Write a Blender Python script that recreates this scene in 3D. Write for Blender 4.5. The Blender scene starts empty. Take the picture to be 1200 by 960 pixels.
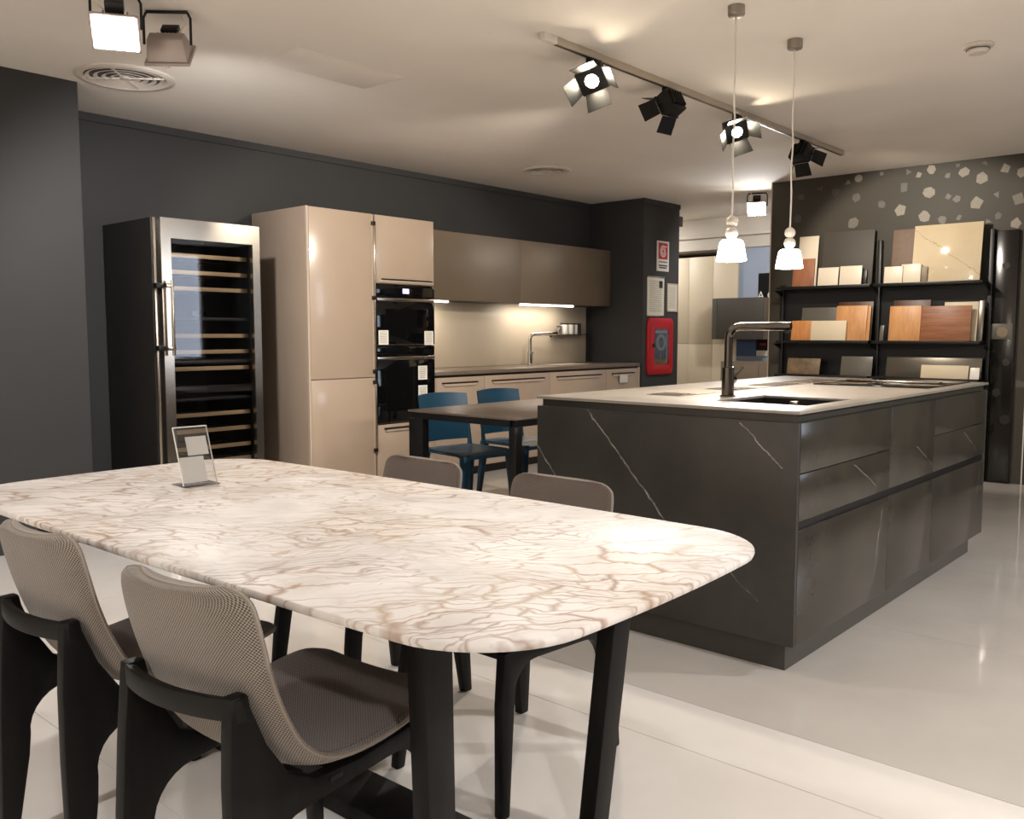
import bpy, bmesh, math, random
from mathutils import Vector, Matrix
random.seed(7)
sc = bpy.context.scene
COL = sc.collection
PI = math.pi

# ------------------------------------------------------------------ camera
F_PX, PITCH, YAW = 1041.92, 0.08486, 0.72582
cd = bpy.data.cameras.new('camera')
cam = bpy.data.objects.new('camera', cd)
COL.objects.link(cam)
cam.location = (-2.9204, -1.2748, 1.2077)
cam.rotation_euler = (PI / 2 - PITCH, 0, YAW - PI / 2)
cd.sensor_fit = 'HORIZONTAL'
cd.sensor_width = 36.0
cd.lens = 36.0 * F_PX / 1200.0
cd.clip_start = 0.02
sc.camera = cam

# ------------------------------------------------------------------ world, exposure
w = bpy.data.worlds.new('world')
sc.world = w
w.use_nodes = True
w.node_tree.nodes['Background'].inputs[0].default_value = (0.55, 0.62, 0.72, 1)
w.node_tree.nodes['Background'].inputs[1].default_value = 0.6
sc.view_settings.view_transform = 'Standard'
sc.view_settings.look = 'None'
sc.view_settings.gamma = 1.0
sc.view_settings.use_curve_mapping = False
sc.view_settings.exposure = 1.3
sc.cycles.caustics_reflective = False
sc.cycles.caustics_refractive = False
sc.cycles.sample_clamp_indirect = 6.0
sc.cycles.max_bounces = 10
sc.cycles.diffuse_bounces = 5
sc.cycles.glossy_bounces = 4
sc.cycles.transparent_max_bounces = 12

WARM = (1.0, 0.905, 0.79)
WARM2 = (1.0, 0.90, 0.78)
COOL = (1.0, 0.99, 1.0)
# lamp powers (the lamps themselves are placed by the fixture builders below)
P_FLOOD, P_TRACK, P_PENDANT, P_FILL, P_LED = 52.0, 75.0, 6.0, 84.0, 1.3


# ------------------------------------------------------------------ materials
def lin(c):
    c = c / 255.0
    return c / 12.92 if c <= 0.04045 else ((c + 0.055) / 1.055) ** 2.4


def rgb(r, g, b):
    return (lin(r), lin(g), lin(b), 1.0)


def new_mat(name):
    m = bpy.data.materials.new(name)
    m.use_nodes = True
    nt = m.node_tree
    return m, nt, nt.nodes['Principled BSDF']


def N(nt, kind, **kw):
    n = nt.nodes.new(kind)
    for k, v in kw.items():
        setattr(n, k, v)
    return n


def math_node(nt, op, a, b=None, clamp=False):
    n = N(nt, 'ShaderNodeMath', operation=op, use_clamp=clamp)
    for i, v in enumerate((a, b)):
        if v is None:
            continue
        if isinstance(v, (int, float)):
            n.inputs[i].default_value = v
        else:
            nt.links.new(v, n.inputs[i])
    return n.outputs[0]


def ramp(nt, fac, stops):
    n = N(nt, 'ShaderNodeValToRGB')
    e = n.color_ramp.elements
    while len(e) < len(stops):
        e.new(0.5)
    for el, (p, c) in zip(e, stops):
        el.position = p
        el.color = c if len(c) == 4 else (c[0], c[1], c[2], 1)
    nt.links.new(fac, n.inputs[0])
    return n.outputs[0]


def mixc(nt, fac, a, b):
    n = N(nt, 'ShaderNodeMix', data_type='RGBA')
    if isinstance(fac, (int, float)):
        n.inputs[0].default_value = fac
    else:
        nt.links.new(fac, n.inputs[0])
    for i, v in ((6, a), (7, b)):
        if isinstance(v, tuple):
            n.inputs[i].default_value = v
        else:
            nt.links.new(v, n.inputs[i])
    return n.outputs[2]


def coords(nt, scale=(1, 1, 1), rot=(0, 0, 0), kind='Object'):
    t = N(nt, 'ShaderNodeTexCoord')
    mp = N(nt, 'ShaderNodeMapping')
    mp.inputs['Scale'].default_value = scale
    mp.inputs['Rotation'].default_value = rot
    nt.links.new(t.outputs[kind], mp.inputs[0])
    return mp.outputs[0]


def noise(nt, vec, scale, detail=3, rough=0.5, distortion=0.0):
    n = N(nt, 'ShaderNodeTexNoise')
    n.inputs['Scale'].default_value = scale
    n.inputs['Detail'].default_value = detail
    n.inputs['Roughness'].default_value = rough
    n.inputs['Distortion'].default_value = distortion
    nt.links.new(vec, n.inputs['Vector'])
    return n


def bump(nt, height, strength, dist, bsdf):
    b = N(nt, 'ShaderNodeBump')
    b.inputs['Strength'].default_value = strength
    b.inputs['Distance'].default_value = dist
    nt.links.new(height, b.inputs['Height'])
    nt.links.new(b.outputs[0], bsdf.inputs['Normal'])


def simple(name, col, rough=0.5, metal=0.0, var=0.06, vscale=4.0, coat=0.0, ior=1.5, bmp=0.0, bscale=200.0):
    """plain material with a little procedural tone variation"""
    m, nt, b = new_mat(name)
    v = coords(nt)
    n = noise(nt, v, vscale, 4)
    lo = tuple(max(0, c * (1 - var)) for c in col[:3]) + (1,)
    hi = tuple(min(1, c * (1 + var)) for c in col[:3]) + (1,)
    nt.links.new(ramp(nt, n.outputs[0], [(0.3, lo), (0.7, hi)]), b.inputs['Base Color'])
    b.inputs['Roughness'].default_value = rough
    b.inputs['Metallic'].default_value = metal
    b.inputs['IOR'].default_value = ior
    b.inputs['Coat Weight'].default_value = coat
    b.inputs['Coat Roughness'].default_value = 0.05
    if bmp:
        n2 = noise(nt, v, bscale, 2)
        bump(nt, n2.outputs[0], bmp, 0.002, b)
    return m


def emissive(name, col, strength):
    m, nt, b = new_mat(name)
    b.inputs['Base Color'].default_value = (0.9, 0.9, 0.9, 1)
    b.inputs['Emission Color'].default_value = (col[0], col[1], col[2], 1)
    b.inputs['Emission Strength'].default_value = strength
    return m


def wood(name, c1, c2, scale=8.0, axis=2, rough=0.45):
    m, nt, b = new_mat(name)
    s = [scale, scale, scale]
    s[axis] = scale * 0.09
    v = coords(nt, tuple(s))
    n = noise(nt, v, 3.0, 6, 0.65, 0.6)
    n2 = noise(nt, v, 14.0, 3, 0.6)
    f = math_node(nt, 'ADD', math_node(nt, 'MULTIPLY', n.outputs[0], 0.75), math_node(nt, 'MULTIPLY', n2.outputs[0], 0.25))
    nt.links.new(ramp(nt, f, [(0.32, c1), (0.68, c2)]), b.inputs['Base Color'])
    b.inputs['Roughness'].default_value = rough
    bump(nt, n2.outputs[0], 0.15, 0.001, b)
    return m


def marble_top_material():
    m, nt, b = new_mat('calacatta_marble')
    v = coords(nt, (1, 1, 1), (0, 0, math.radians(48)))
    warp = noise(nt, v, 2.2, 5, 0.55)
    warp2 = noise(nt, v, 9.0, 3, 0.6)
    add = N(nt, 'ShaderNodeVectorMath', operation='MULTIPLY_ADD')
    nt.links.new(warp.outputs['Color'], add.inputs[0])
    add.inputs[1].default_value = (0.30, 0.30, 0.0)
    nt.links.new(v, add.inputs[2])
    add2 = N(nt, 'ShaderNodeVectorMath', operation='MULTIPLY_ADD')
    nt.links.new(warp2.outputs['Color'], add2.inputs[0])
    add2.inputs[1].default_value = (0.05, 0.05, 0.0)
    nt.links.new(add.outputs[0], add2.inputs[2])
    sc1 = N(nt, 'ShaderNodeVectorMath', operation='MULTIPLY')
    nt.links.new(add2.outputs[0], sc1.inputs[0])
    sc1.inputs[1].default_value = (6.5, 24.0, 1.0)

    def edge(scale, width):
        vo = N(nt, 'ShaderNodeTexVoronoi', feature='DISTANCE_TO_EDGE', voronoi_dimensions='2D')
        vo.inputs['Scale'].default_value = scale
        nt.links.new(sc1.outputs[0], vo.inputs['Vector'])
        return ramp(nt, vo.outputs['Distance'], [(0.0, (1, 1, 1)), (width, (0, 0, 0))])
    e1 = edge(0.66, 0.075)
    e2 = edge(1.5, 0.12)
    msk = noise(nt, add.outputs[0], 1.9, 3, 0.5)
    k1 = ramp(nt, msk.outputs[0], [(0.36, (0.10, 0.10, 0.10)), (0.50, (1, 1, 1))])
    msk2 = noise(nt, add.outputs[0], 2.7, 2, 0.5)
    k2 = ramp(nt, msk2.outputs[0], [(0.40, (0, 0, 0)), (0.54, (1, 1, 1))])
    f1 = math_node(nt, 'MULTIPLY', e1, k1)
    f2 = math_node(nt, 'MULTIPLY', math_node(nt, 'MULTIPLY', e2, k2), 0.75)
    f = math_node(nt, 'MAXIMUM', f1, f2)
    tone = noise(nt, v, 3.0, 2)
    veins = ramp(nt, tone.outputs[0], [(0.38, rgb(136, 106, 90)), (0.62, rgb(158, 126, 88))])
    cloud = noise(nt, add.outputs[0], 5.0, 4, 0.6)
    base = ramp(nt, cloud.outputs[0], [(0.3, rgb(192, 187, 182)), (0.6, rgb(216, 212, 208))])
    halo = math_node(nt, 'MULTIPLY', ramp(nt, msk.outputs[0], [(0.42, (0, 0, 0)), (0.62, (1, 1, 1))]), 0.20)
    base2 = mixc(nt, halo, base, rgb(196, 172, 144))
    nt.links.new(mixc(nt, math_node(nt, 'MULTIPLY', f, 0.85), base2, veins), b.inputs['Base Color'])
    b.inputs['Roughness'].default_value = 0.42
    b.inputs['IOR'].default_value = 1.40
    b.inputs['Specular IOR Level'].default_value = 0.07
    return m


def dark_stone(name, veins=(), rough=0.28, c1=(44, 42, 38), c2=(57, 54, 48), axes=(1, 2), ior=1.5):
    """dark stone; veins: lines (a0, b0, a1, b1, width) in the two object axes, wavering with noise"""
    m, nt, b = new_mat(name)
    v = coords(nt)
    n = noise(nt, v, 5.0, 6, 0.65)
    col = ramp(nt, n.outputs[0], [(0.3, rgb(*c1)), (0.7, rgb(*c2))])
    sep = N(nt, 'ShaderNodeSeparateXYZ')
    nt.links.new(v, sep.inputs[0])
    A, B = sep.outputs[axes[0]], sep.outputs[axes[1]]
    wob = noise(nt, v, 9.0, 4, 0.6)
    wv = math_node(nt, 'MULTIPLY', math_node(nt, 'SUBTRACT', wob.outputs[0], 0.5), 0.055)
    dens = noise(nt, v, 16.0, 3, 0.6)
    for (a0, b0, a1, b1, wd) in veins:
        k = (a1 - a0) / (b1 - b0)
        t = math_node(nt, 'MULTIPLY', math_node(nt, 'SUBTRACT', B, b0), k)
        d = math_node(nt, 'ABSOLUTE', math_node(nt, 'SUBTRACT', math_node(nt, 'SUBTRACT', A, math_node(nt, 'ADD', t, a0)), wv))
        line = ramp(nt, math_node(nt, 'DIVIDE', d, wd), [(0.15, (1, 1, 1)), (1.0, (0, 0, 0))])
        lo, hi = min(b0, b1), max(b0, b1)
        inr = math_node(nt, 'MULTIPLY', math_node(nt, 'GREATER_THAN', B, lo), math_node(nt, 'LESS_THAN', B, hi))
        f = math_node(nt, 'MULTIPLY', math_node(nt, 'MULTIPLY', line, inr), ramp(nt, dens.outputs[0], [(0.35, (0.1, 0.1, 0.1)), (0.6, (0.8, 0.8, 0.8))]))
        col = mixc(nt, f, col, rgb(176, 170, 158))
    nt.links.new(col, b.inputs['Base Color'])
    b.inputs['Roughness'].default_value = rough
    b.inputs['IOR'].default_value = ior
    bump(nt, n.outputs[0], 0.04, 0.002, b)
    return m


def weave_material(name, light, dark, su, sv, rough=0.9):
    """basket weave in the UV map of the chair shell"""
    m, nt, b = new_mat(name)
    t = N(nt, 'ShaderNodeTexCoord')
    sep = N(nt, 'ShaderNodeSeparateXYZ')
    nt.links.new(t.outputs['UV'], sep.inputs[0])
    u = math_node(nt, 'MULTIPLY', sep.outputs[0], su)
    v = math_node(nt, 'MULTIPLY', sep.outputs[1], sv)
    p = math_node(nt, 'SINE', u)
    q = math_node(nt, 'SINE', v)
    h = math_node(nt, 'ADD', math_node(nt, 'MULTIPLY', math_node(nt, 'MULTIPLY', p, q), 0.5), 0.5)
    fine = noise(nt, t.outputs['UV'], 260.0, 2)
    hh = math_node(nt, 'ADD', math_node(nt, 'MULTIPLY', h, 0.8), math_node(nt, 'MULTIPLY', fine.outputs[0], 0.25))
    nt.links.new(ramp(nt, hh, [(0.30, dark), (0.66, light)]), b.inputs['Base Color'])
    b.inputs['Roughness'].default_value = rough
    b.inputs['Sheen Weight'].default_value = 0.2
    bump(nt, hh, 0.6, 0.0025, b)
    return m


def glass_material(name, tint=(1, 1, 1), refl=0.5):
    m = bpy.data.materials.new(name)
    m.use_nodes = True
    nt = m.node_tree
    nt.nodes.clear()
    out = N(nt, 'ShaderNodeOutputMaterial')
    tr = N(nt, 'ShaderNodeBsdfTransparent')
    tr.inputs[0].default_value = (tint[0], tint[1], tint[2], 1)
    gl = N(nt, 'ShaderNodeBsdfGlossy')
    gl.inputs['Roughness'].default_value = 0.02
    fr = N(nt, 'ShaderNodeFresnel')
    fr.inputs[0].default_value = 1.5
    mx = N(nt, 'ShaderNodeMixShader')
    nt.links.new(math_node(nt, 'MULTIPLY', fr.outputs[0], refl * 2, clamp=True), mx.inputs[0])
    nt.links.new(tr.outputs[0], mx.inputs[1])
    nt.links.new(gl.outputs[0], mx.inputs[2])
    nt.links.new(mx.outputs[0], out.inputs[0])
    return m


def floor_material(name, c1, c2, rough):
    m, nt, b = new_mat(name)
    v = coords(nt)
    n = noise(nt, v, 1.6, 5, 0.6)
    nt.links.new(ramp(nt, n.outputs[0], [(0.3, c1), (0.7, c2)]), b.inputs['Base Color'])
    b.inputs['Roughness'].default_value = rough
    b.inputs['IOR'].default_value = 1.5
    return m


def document_material(name, paper, ink, rows):
    """printed sheet: rows of small grey text"""
    m, nt, b = new_mat(name)
    t = N(nt, 'ShaderNodeTexCoord')
    sep = N(nt, 'ShaderNodeSeparateXYZ')
    nt.links.new(t.outputs['Generated'], sep.inputs[0])
    z = math_node(nt, 'MULTIPLY', sep.outputs[2], rows)
    stripe = math_node(nt, 'LESS_THAN', math_node(nt, 'FRACT', z), 0.42)
    mp = coords(nt, (60, 1, rows), kind='Generated')
    wn = noise(nt, mp, 1.0, 2)
    wm = math_node(nt, 'GREATER_THAN', wn.outputs[0], 0.46)
    ix = math_node(nt, 'MULTIPLY', math_node(nt, 'GREATER_THAN', sep.outputs[0], 0.12), math_node(nt, 'LESS_THAN', sep.outputs[0], 0.86))
    iz = math_node(nt, 'MULTIPLY', math_node(nt, 'GREATER_THAN', sep.outputs[2], 0.1), math_node(nt, 'LESS_THAN', sep.outputs[2], 0.92))
    f = math_node(nt, 'MULTIPLY', math_node(nt, 'MULTIPLY', stripe, wm), math_node(nt, 'MULTIPLY', ix, iz))
    nt.links.new(mixc(nt, f, paper, ink), b.inputs['Base Color'])
    b.inputs['Roughness'].default_value = 0.6
    return m


M = {}
M['paint_dark'] = simple('dark_wall_paint', rgb(54, 53, 52), 0.75, var=0.05, vscale=2.0, bmp=0.05)
M['paint_dark2'] = simple('pillar_paint', rgb(50, 48, 47), 0.75, var=0.05, vscale=2.0, bmp=0.05)
M['ceiling'] = simple('ceiling_plaster', rgb(240, 232, 222), 0.85, var=0.03, vscale=1.5)
M['wall_light'] = simple('pale_wall_paint', rgb(196, 186, 172), 0.8, var=0.03, vscale=1.5)
M['wall_mid'] = simple('mid_grey_paint', rgb(96, 90, 84), 0.8, var=0.04)
M['wall_blue'] = simple('blue_grey_paint', rgb(150, 160, 175), 0.8, var=0.05)
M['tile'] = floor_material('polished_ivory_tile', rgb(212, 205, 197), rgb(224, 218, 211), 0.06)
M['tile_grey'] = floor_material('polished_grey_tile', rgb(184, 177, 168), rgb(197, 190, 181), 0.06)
M['grout'] = simple('grout', rgb(120, 110, 100), 0.8)
M['greige'] = simple('greige_lacquer', rgb(178, 158, 138), 0.22, var=0.02, coat=0.3)
M['greige_edge'] = simple('greige_edge', rgb(190, 172, 152), 0.35, var=0.02)
M['bronze'] = simple('bronze_lacquer', rgb(124, 109, 90), 0.45, metal=0.2, var=0.06, vscale=3.0)
M['splash'] = simple('splashback_laminate', rgb(196, 182, 160), 0.45, var=0.02)
M['black'] = simple('black_satin', rgb(16, 15, 15), 0.35, var=0.1)
M['blackwood'] = wood('black_stained_ash', rgb(10, 9, 8), rgb(20, 18, 16), 14, 2, 0.5)
M['blackwood'].node_tree.nodes['Principled BSDF'].inputs['Specular IOR Level'].default_value = 0.18
M['blackgloss'] = simple('black_glass', rgb(8, 8, 9), 0.04, var=0.02)
M['blackmetal'] = simple('black_metal', rgb(22, 21, 20), 0.4, metal=0.3)
M['fridge_side'] = simple('dark_steel_side', rgb(40, 37, 35), 0.5, var=0.08)
M['steel'] = simple('brushed_steel', rgb(200, 190, 176), 0.2, metal=1.0, var=0.05, vscale=2)
M['chrome'] = simple('chrome', rgb(215, 210, 205), 0.06, metal=1.0, var=0.02)
M['gunmetal'] = simple('gunmetal', rgb(110, 104, 98), 0.16, metal=1.0, var=0.03)
M['glass'] = glass_material('fridge_glass', (0.86, 0.86, 0.87), 0.5)
M['acrylic'] = glass_material('acrylic', (0.97, 0.97, 0.97), 0.35)
M['oven_glass'] = simple('oven_glass', rgb(10, 10, 11), 0.05, var=0.02)
M['beech'] = wood('beech', rgb(212, 176, 126), rgb(236, 204, 158), 10, 0, 0.5)
M['marble'] = marble_top_material()
M['worktop'] = dark_stone('worktop_stone', (), 0.36, (128, 120, 109), (148, 139, 126), ior=1.9)
M['worktop2'] = dark_stone('rear_worktop_stone', (), 0.36, (100, 86, 72), (122, 106, 90), ior=1.9)
M['table_top'] = dark_stone('snack_table_stone', (), 0.34, (80, 68, 58), (102, 88, 75), ior=1.8)
M['island_side'] = dark_stone('island_side_stone',
    ((0.907, 0.90, 0.50, 0.46, 0.006), (0.224, 0.89, 0.06, 0.74, 0.005), (1.171, 0.73, 1.03, 0.55, 0.005), (0.36, 0.42, 0.14, 0.25, 0.003)), 0.36)
M['island_front'] = dark_stone('island_front_stone',
    ((0.05, 0.70, 0.30, 0.585, 0.005), (0.30, 0.62, 0.62, 0.57, 0.004), (0.38, 0.48, 0.30, 0.20, 0.004), (1.75, 0.68, 1.95, 0.62, 0.004)), 0.17, (50, 47, 41), (64, 60, 52), (0, 2))
M['island_dark'] = simple('island_plinth', rgb(74, 72, 66), 0.2, metal=0.3, var=0.05)
M['weave'] = weave_material('woven_grey_fabric', rgb(140, 129, 117), rgb(40, 35, 30), 900, 940)
M['inner'] = weave_material('brown_grey_fabric', rgb(126, 111, 102), rgb(70, 60, 55), 900, 900)
M['piping'] = simple('pale_piping', rgb(140, 128, 116), 0.8)
M['blue'] = simple('petrol_plastic', rgb(18, 54, 74), 0.35, var=0.03)
M['white'] = simple('white_gloss', rgb(232, 228, 220), 0.3, var=0.02)
M['white_matt'] = simple('white_matt', rgb(222, 216, 206), 0.6, var=0.02)
M['paper'] = document_material('printed_sheet', rgb(214, 208, 190), rgb(130, 124, 110), 26)
M['paper2'] = document_material('printed_certificate', rgb(206, 198, 180), rgb(140, 132, 116), 18)
M['sticker'] = document_material('energy_sheet', rgb(236, 232, 220), rgb(120, 100, 70), 9)
M['red'] = simple('fire_red', rgb(176, 26, 34), 0.35, var=0.04)
M['darkred'] = simple('dark_maroon', rgb(72, 24, 26), 0.5)
M['cord'] = simple('white_cord', rgb(224, 216, 204), 0.5)
M['canopy'] = simple('grey_canopy', rgb(150, 140, 128), 0.4, metal=0.6)
M['alu'] = simple('painted_aluminium', rgb(186, 172, 152), 0.4, metal=0.2)
M['floodgrey'] = simple('flood_grey', rgb(170, 158, 152), 0.35, metal=0.5, bmp=0.05)
M['vent'] = simple('vent_white', rgb(214, 204, 194), 0.5)
M['vent_dark'] = simple('vent_dark', rgb(92, 84, 80), 0.7)
M['lens'] = emissive('spot_lens', (1.0, 0.87, 0.66), 170.0)
M['flood_lens'] = emissive('flood_lens', (1.0, 0.95, 0.88), 30.0)
M['opal'] = emissive('opal_glass', (1.0, 0.93, 0.82), 9.0)
M['led'] = emissive('led_strip', (1.0, 0.92, 0.78), 7.0)
M['daylight'] = emissive('window_daylight', (0.72, 0.82, 1.0), 2.2)
M['display'] = emissive('blue_display', (0.36, 0.34, 0.9), 0.5)
M['ball_glass'] = simple('milky_glass', rgb(214, 204, 192), 0.12, var=0.03)
M['terrazzo'] = simple('dark_wall_covering', rgb(70, 66, 58), 0.5, var=0.10, vscale=1.2)
M['terrazzo'].node_tree.nodes['Principled BSDF'].inputs['Specular IOR Level'].default_value = 0.2
for i, c in enumerate(((136, 129, 115), (108, 102, 91), (90, 85, 76), (79, 74, 66))):
    M['chip%d' % (i + 1)] = simple('stone_print_%s' % 'abcd'[i], rgb(*c), 0.55, var=0.12, vscale=60)
M['s_wood_red'] = wood('reddish_wood', rgb(128, 78, 52), rgb(168, 112, 78), 9, 2)
M['s_oak'] = wood('oak_sample', rgb(178, 122, 72), rgb(214, 160, 104), 7, 2)
M['s_oak2'] = wood('honey_wood', rgb(170, 104, 50), rgb(206, 144, 84), 7, 2)
M['s_walnut'] = wood('walnut_sample', rgb(112, 66, 42), rgb(166, 110, 72), 7, 1)
M['s_darkwood'] = wood('dark_wood_sample', rgb(52, 32, 22), rgb(96, 62, 42), 7, 2)
M['s_cream'] = simple('cream_sample', rgb(210, 194, 166), 0.5, var=0.02)
M['s_white'] = simple('white_sample', rgb(218, 206, 184), 0.4, var=0.02)
M['s_brown'] = simple('brown_sample', rgb(112, 92, 76), 0.6, var=0.08, vscale=30)
M['s_grey'] = simple('grey_sample', rgb(92, 88, 78), 0.35, var=0.05)
M['s_dark'] = simple('dark_sample', rgb(70, 64, 56), 0.6, var=0.05)
M['s_taupe'] = simple('taupe_sample', rgb(128, 112, 92), 0.5)
M['s_stone'] = simple('brown_stone_sample', rgb(112, 92, 68), 0.5, var=0.35, vscale=14)
M['s_steel'] = simple('steel_sample', rgb(110, 104, 94), 0.3, metal=0.8)


def cream_vein():
    m, nt, b = new_mat('polished_cream_stone')
    v = coords(nt)
    n = noise(nt, v, 3.0, 5)
    col = ramp(nt, n.outputs[0], [(0.3, rgb(200, 182, 150)), (0.7, rgb(214, 198, 168))])
    sep = N(nt, 'ShaderNodeSeparateXYZ')
    nt.links.new(v, sep.inputs[0])
    wob = noise(nt, v, 9.0, 4, 0.6)
    k = math_node(nt, 'ADD', math_node(nt, 'MULTIPLY', sep.outputs[1], -0.75), sep.outputs[2])
    d = math_node(nt, 'ABSOLUTE', math_node(nt, 'ADD', math_node(nt, 'SUBTRACT', k, 0.24), math_node(nt, 'MULTIPLY', math_node(nt, 'SUBTRACT', wob.outputs[0], 0.5), 0.12)))
    f = ramp(nt, d, [(0.0, (0.7, 0.7, 0.7)), (0.006, (0, 0, 0))])
    nt.links.new(mixc(nt, f, col, rgb(150, 128, 98)), b.inputs['Base Color'])
    b.inputs['Roughness'].default_value = 0.08
    return m


M['s_polished'] = cream_vein()


# ------------------------------------------------------------------ mesh helpers
ROOT = {}          # object name -> world location of its thing


class MB:
    def __init__(s):
        s.v, s.f, s.uv = [], [], None

    def box(s, x0, y0, z0, x1, y1, z1):
        n = len(s.v)
        s.v += [(x0, y0, z0), (x1, y0, z0), (x1, y1, z0), (x0, y1, z0), (x0, y0, z1), (x1, y0, z1), (x1, y1, z1), (x0, y1, z1)]
        s.f += [tuple(n + i for i in q) for q in ((0, 3, 2, 1), (4, 5, 6, 7), (0, 1, 5, 4), (1, 2, 6, 5), (2, 3, 7, 6), (3, 0, 4, 7))]
        return s

    def tube(s, pts, rad, seg=12, cap=True, flat=None):
        """sweep a circle (or, with flat=(a, b), an ellipse) along pts"""
        pts = [Vector(p) for p in pts]
        rad = rad if isinstance(rad, (list, tuple)) else [rad] * len(pts)
        n0 = len(s.v)
        up = None
        for i, p in enumerate(pts):
            d = (pts[min(i + 1, len(pts) - 1)] - pts[max(i - 1, 0)]).normalized()
            if up is None:
                up = Vector((0, 0, 1)) if abs(d.z) < 0.9 else Vector((1, 0, 0))
            a = d.cross(up).normalized()
            up = a.cross(d).normalized()
            for k in range(seg):
                t = 2 * PI * k / seg
                q = p + a * math.cos(t) * rad[i] + up * math.sin(t) * rad[i]
                s.v.append(tuple(q))
        for i in range(len(pts) - 1):
            for k in range(seg):
                a0 = n0 + i * seg + k
                a1 = n0 + i * seg + (k + 1) % seg
                s.f.append((a0, a1, a1 + seg, a0 + seg))
        if cap:
            s.f.append(tuple(n0 + k for k in reversed(range(seg))))
            e = n0 + (len(pts) - 1) * seg
            s.f.append(tuple(e + k for k in range(seg)))
        return s

    def lathe(s, prof, cx, cy, seg=24, close=False):
        """prof: (radius, z) list turned about the vertical axis at cx, cy"""
        n0 = len(s.v)
        for r, z in prof:
            for k in range(seg):
                t = 2 * PI * k / seg
                s.v.append((cx + r * math.cos(t), cy + r * math.sin(t), z))
        m = len(prof)
        for i in range(m - 1 if not close else m):
            j = (i + 1) % m
            for k in range(seg):
                k1 = (k + 1) % seg
                s.f.append((n0 + i * seg + k, n0 + i * seg + k1, n0 + j * seg + k1, n0 + j * seg + k))
        if not close:
            if prof[0][0] > 1e-5:
                s.f.append(tuple(n0 + k for k in reversed(range(seg))))
            if prof[-1][0] > 1e-5:
                s.f.append(tuple(n0 + (m - 1) * seg + k for k in range(seg)))
        return s

    def prism(s, poly, axis, a, b):
        """extrude a 2D outline along an axis (0: outline is y,z; 1: x,z; 2: x,y) from a to b"""
        n0, m = len(s.v), len(poly)

        def P(p, t):
            return (t, p[0], p[1]) if axis == 0 else (p[0], t, p[1]) if axis == 1 else (p[0], p[1], t)
        s.v += [P(p, a) for p in poly] + [P(p, b) for p in poly]
        s.f.append(tuple(n0 + i for i in reversed(range(m))))
        s.f.append(tuple(n0 + m + i for i in range(m)))
        for i in range(m):
            j = (i + 1) % m
            s.f.append((n0 + i, n0 + j, n0 + m + j, n0 + m + i))
        return s

    def hexa(s, bottom, top):
        """eight corners: four below and four above, both in the same turn"""
        n = len(s.v)
        s.v += list(bottom) + list(top)
        s.f += [tuple(n + i for i in q) for q in ((0, 3, 2, 1), (4, 5, 6, 7), (0, 1, 5, 4), (1, 2, 6, 5), (2, 3, 7, 6), (3, 0, 4, 7))]
        return s

    def build(s, name, mat, parent=None, bevel=0.0, smooth=35, seg=2):
        me = bpy.data.meshes.new(name)
        vs = [Vector(p) for p in s.v]
        if parent is None:
            lo = Vector((min(p.x for p in vs), min(p.y for p in vs), min(p.z for p in vs)))
            hi = Vector((max(p.x for p in vs), max(p.y for p in vs), max(p.z for p in vs)))
            org = Vector(((lo.x + hi.x) / 2, (lo.y + hi.y) / 2, lo.z))
        else:
            org = ROOT.get(parent.name, Vector((0, 0, 0)))
        me.from_pydata([tuple(p - org) for p in vs], [], s.f)
        if s.uv:
            uvl = me.uv_layers.new(name='UVMap')
            for lp in me.loops:
                uvl.data[lp.index].uv = s.uv[lp.vertex_index]
        bm = bmesh.new()
        bm.from_mesh(me)
        bmesh.ops.recalc_face_normals(bm, faces=bm.faces)
        if bevel > 0:
            es = [e for e in bm.edges if len(e.link_faces) == 2 and e.calc_face_angle(0) > math.radians(28)]
            bmesh.ops.bevel(bm, geom=es, offset=bevel, segments=seg, profile=0.5, affect='EDGES', clamp_overlap=True)
        bm.to_mesh(me)
        bm.free()
        me.shade_smooth()
        me.set_sharp_from_angle(angle=math.radians(smooth))
        if isinstance(mat, str):
            mat = M[mat]
        me.materials.append(mat)
        o = bpy.data.objects.new(name, me)
        COL.objects.link(o)
        if parent is None:
            o.location = org
        else:
            o.parent = parent
        ROOT[o.name] = org
        return o


def thing(name, label, cat, loc=(0, 0, 0), group=None):
    o = bpy.data.objects.new(name, None)
    o.empty_display_size = 0.1
    COL.objects.link(o)
    o.location = loc
    ROOT[o.name] = Vector(loc)
    tag(o, label, cat, group)
    return o


def tag(o, label, cat, group=None):
    o['label'] = label
    o['category'] = cat
    if group:
        o['group'] = group
    return o


def struct(o, label=None):
    o['kind'] = 'structure'
    if label:
        o['label'] = label
    return o


def copy_tree(o, parent=None, label=None):
    c = o.copy()
    COL.objects.link(c)
    if parent is not None:
        c.parent = parent
        c.matrix_parent_inverse = o.matrix_parent_inverse.copy()
    if label:
        c['label'] = label
    for ch in list(o.children):
        copy_tree(ch, c)
    return c


def boxo(name, mat, parent, x0, y0, z0, x1, y1, z1, bevel=0.0015):
    return MB().box(x0, y0, z0, x1, y1, z1).build(name, mat, parent, bevel)


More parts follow.
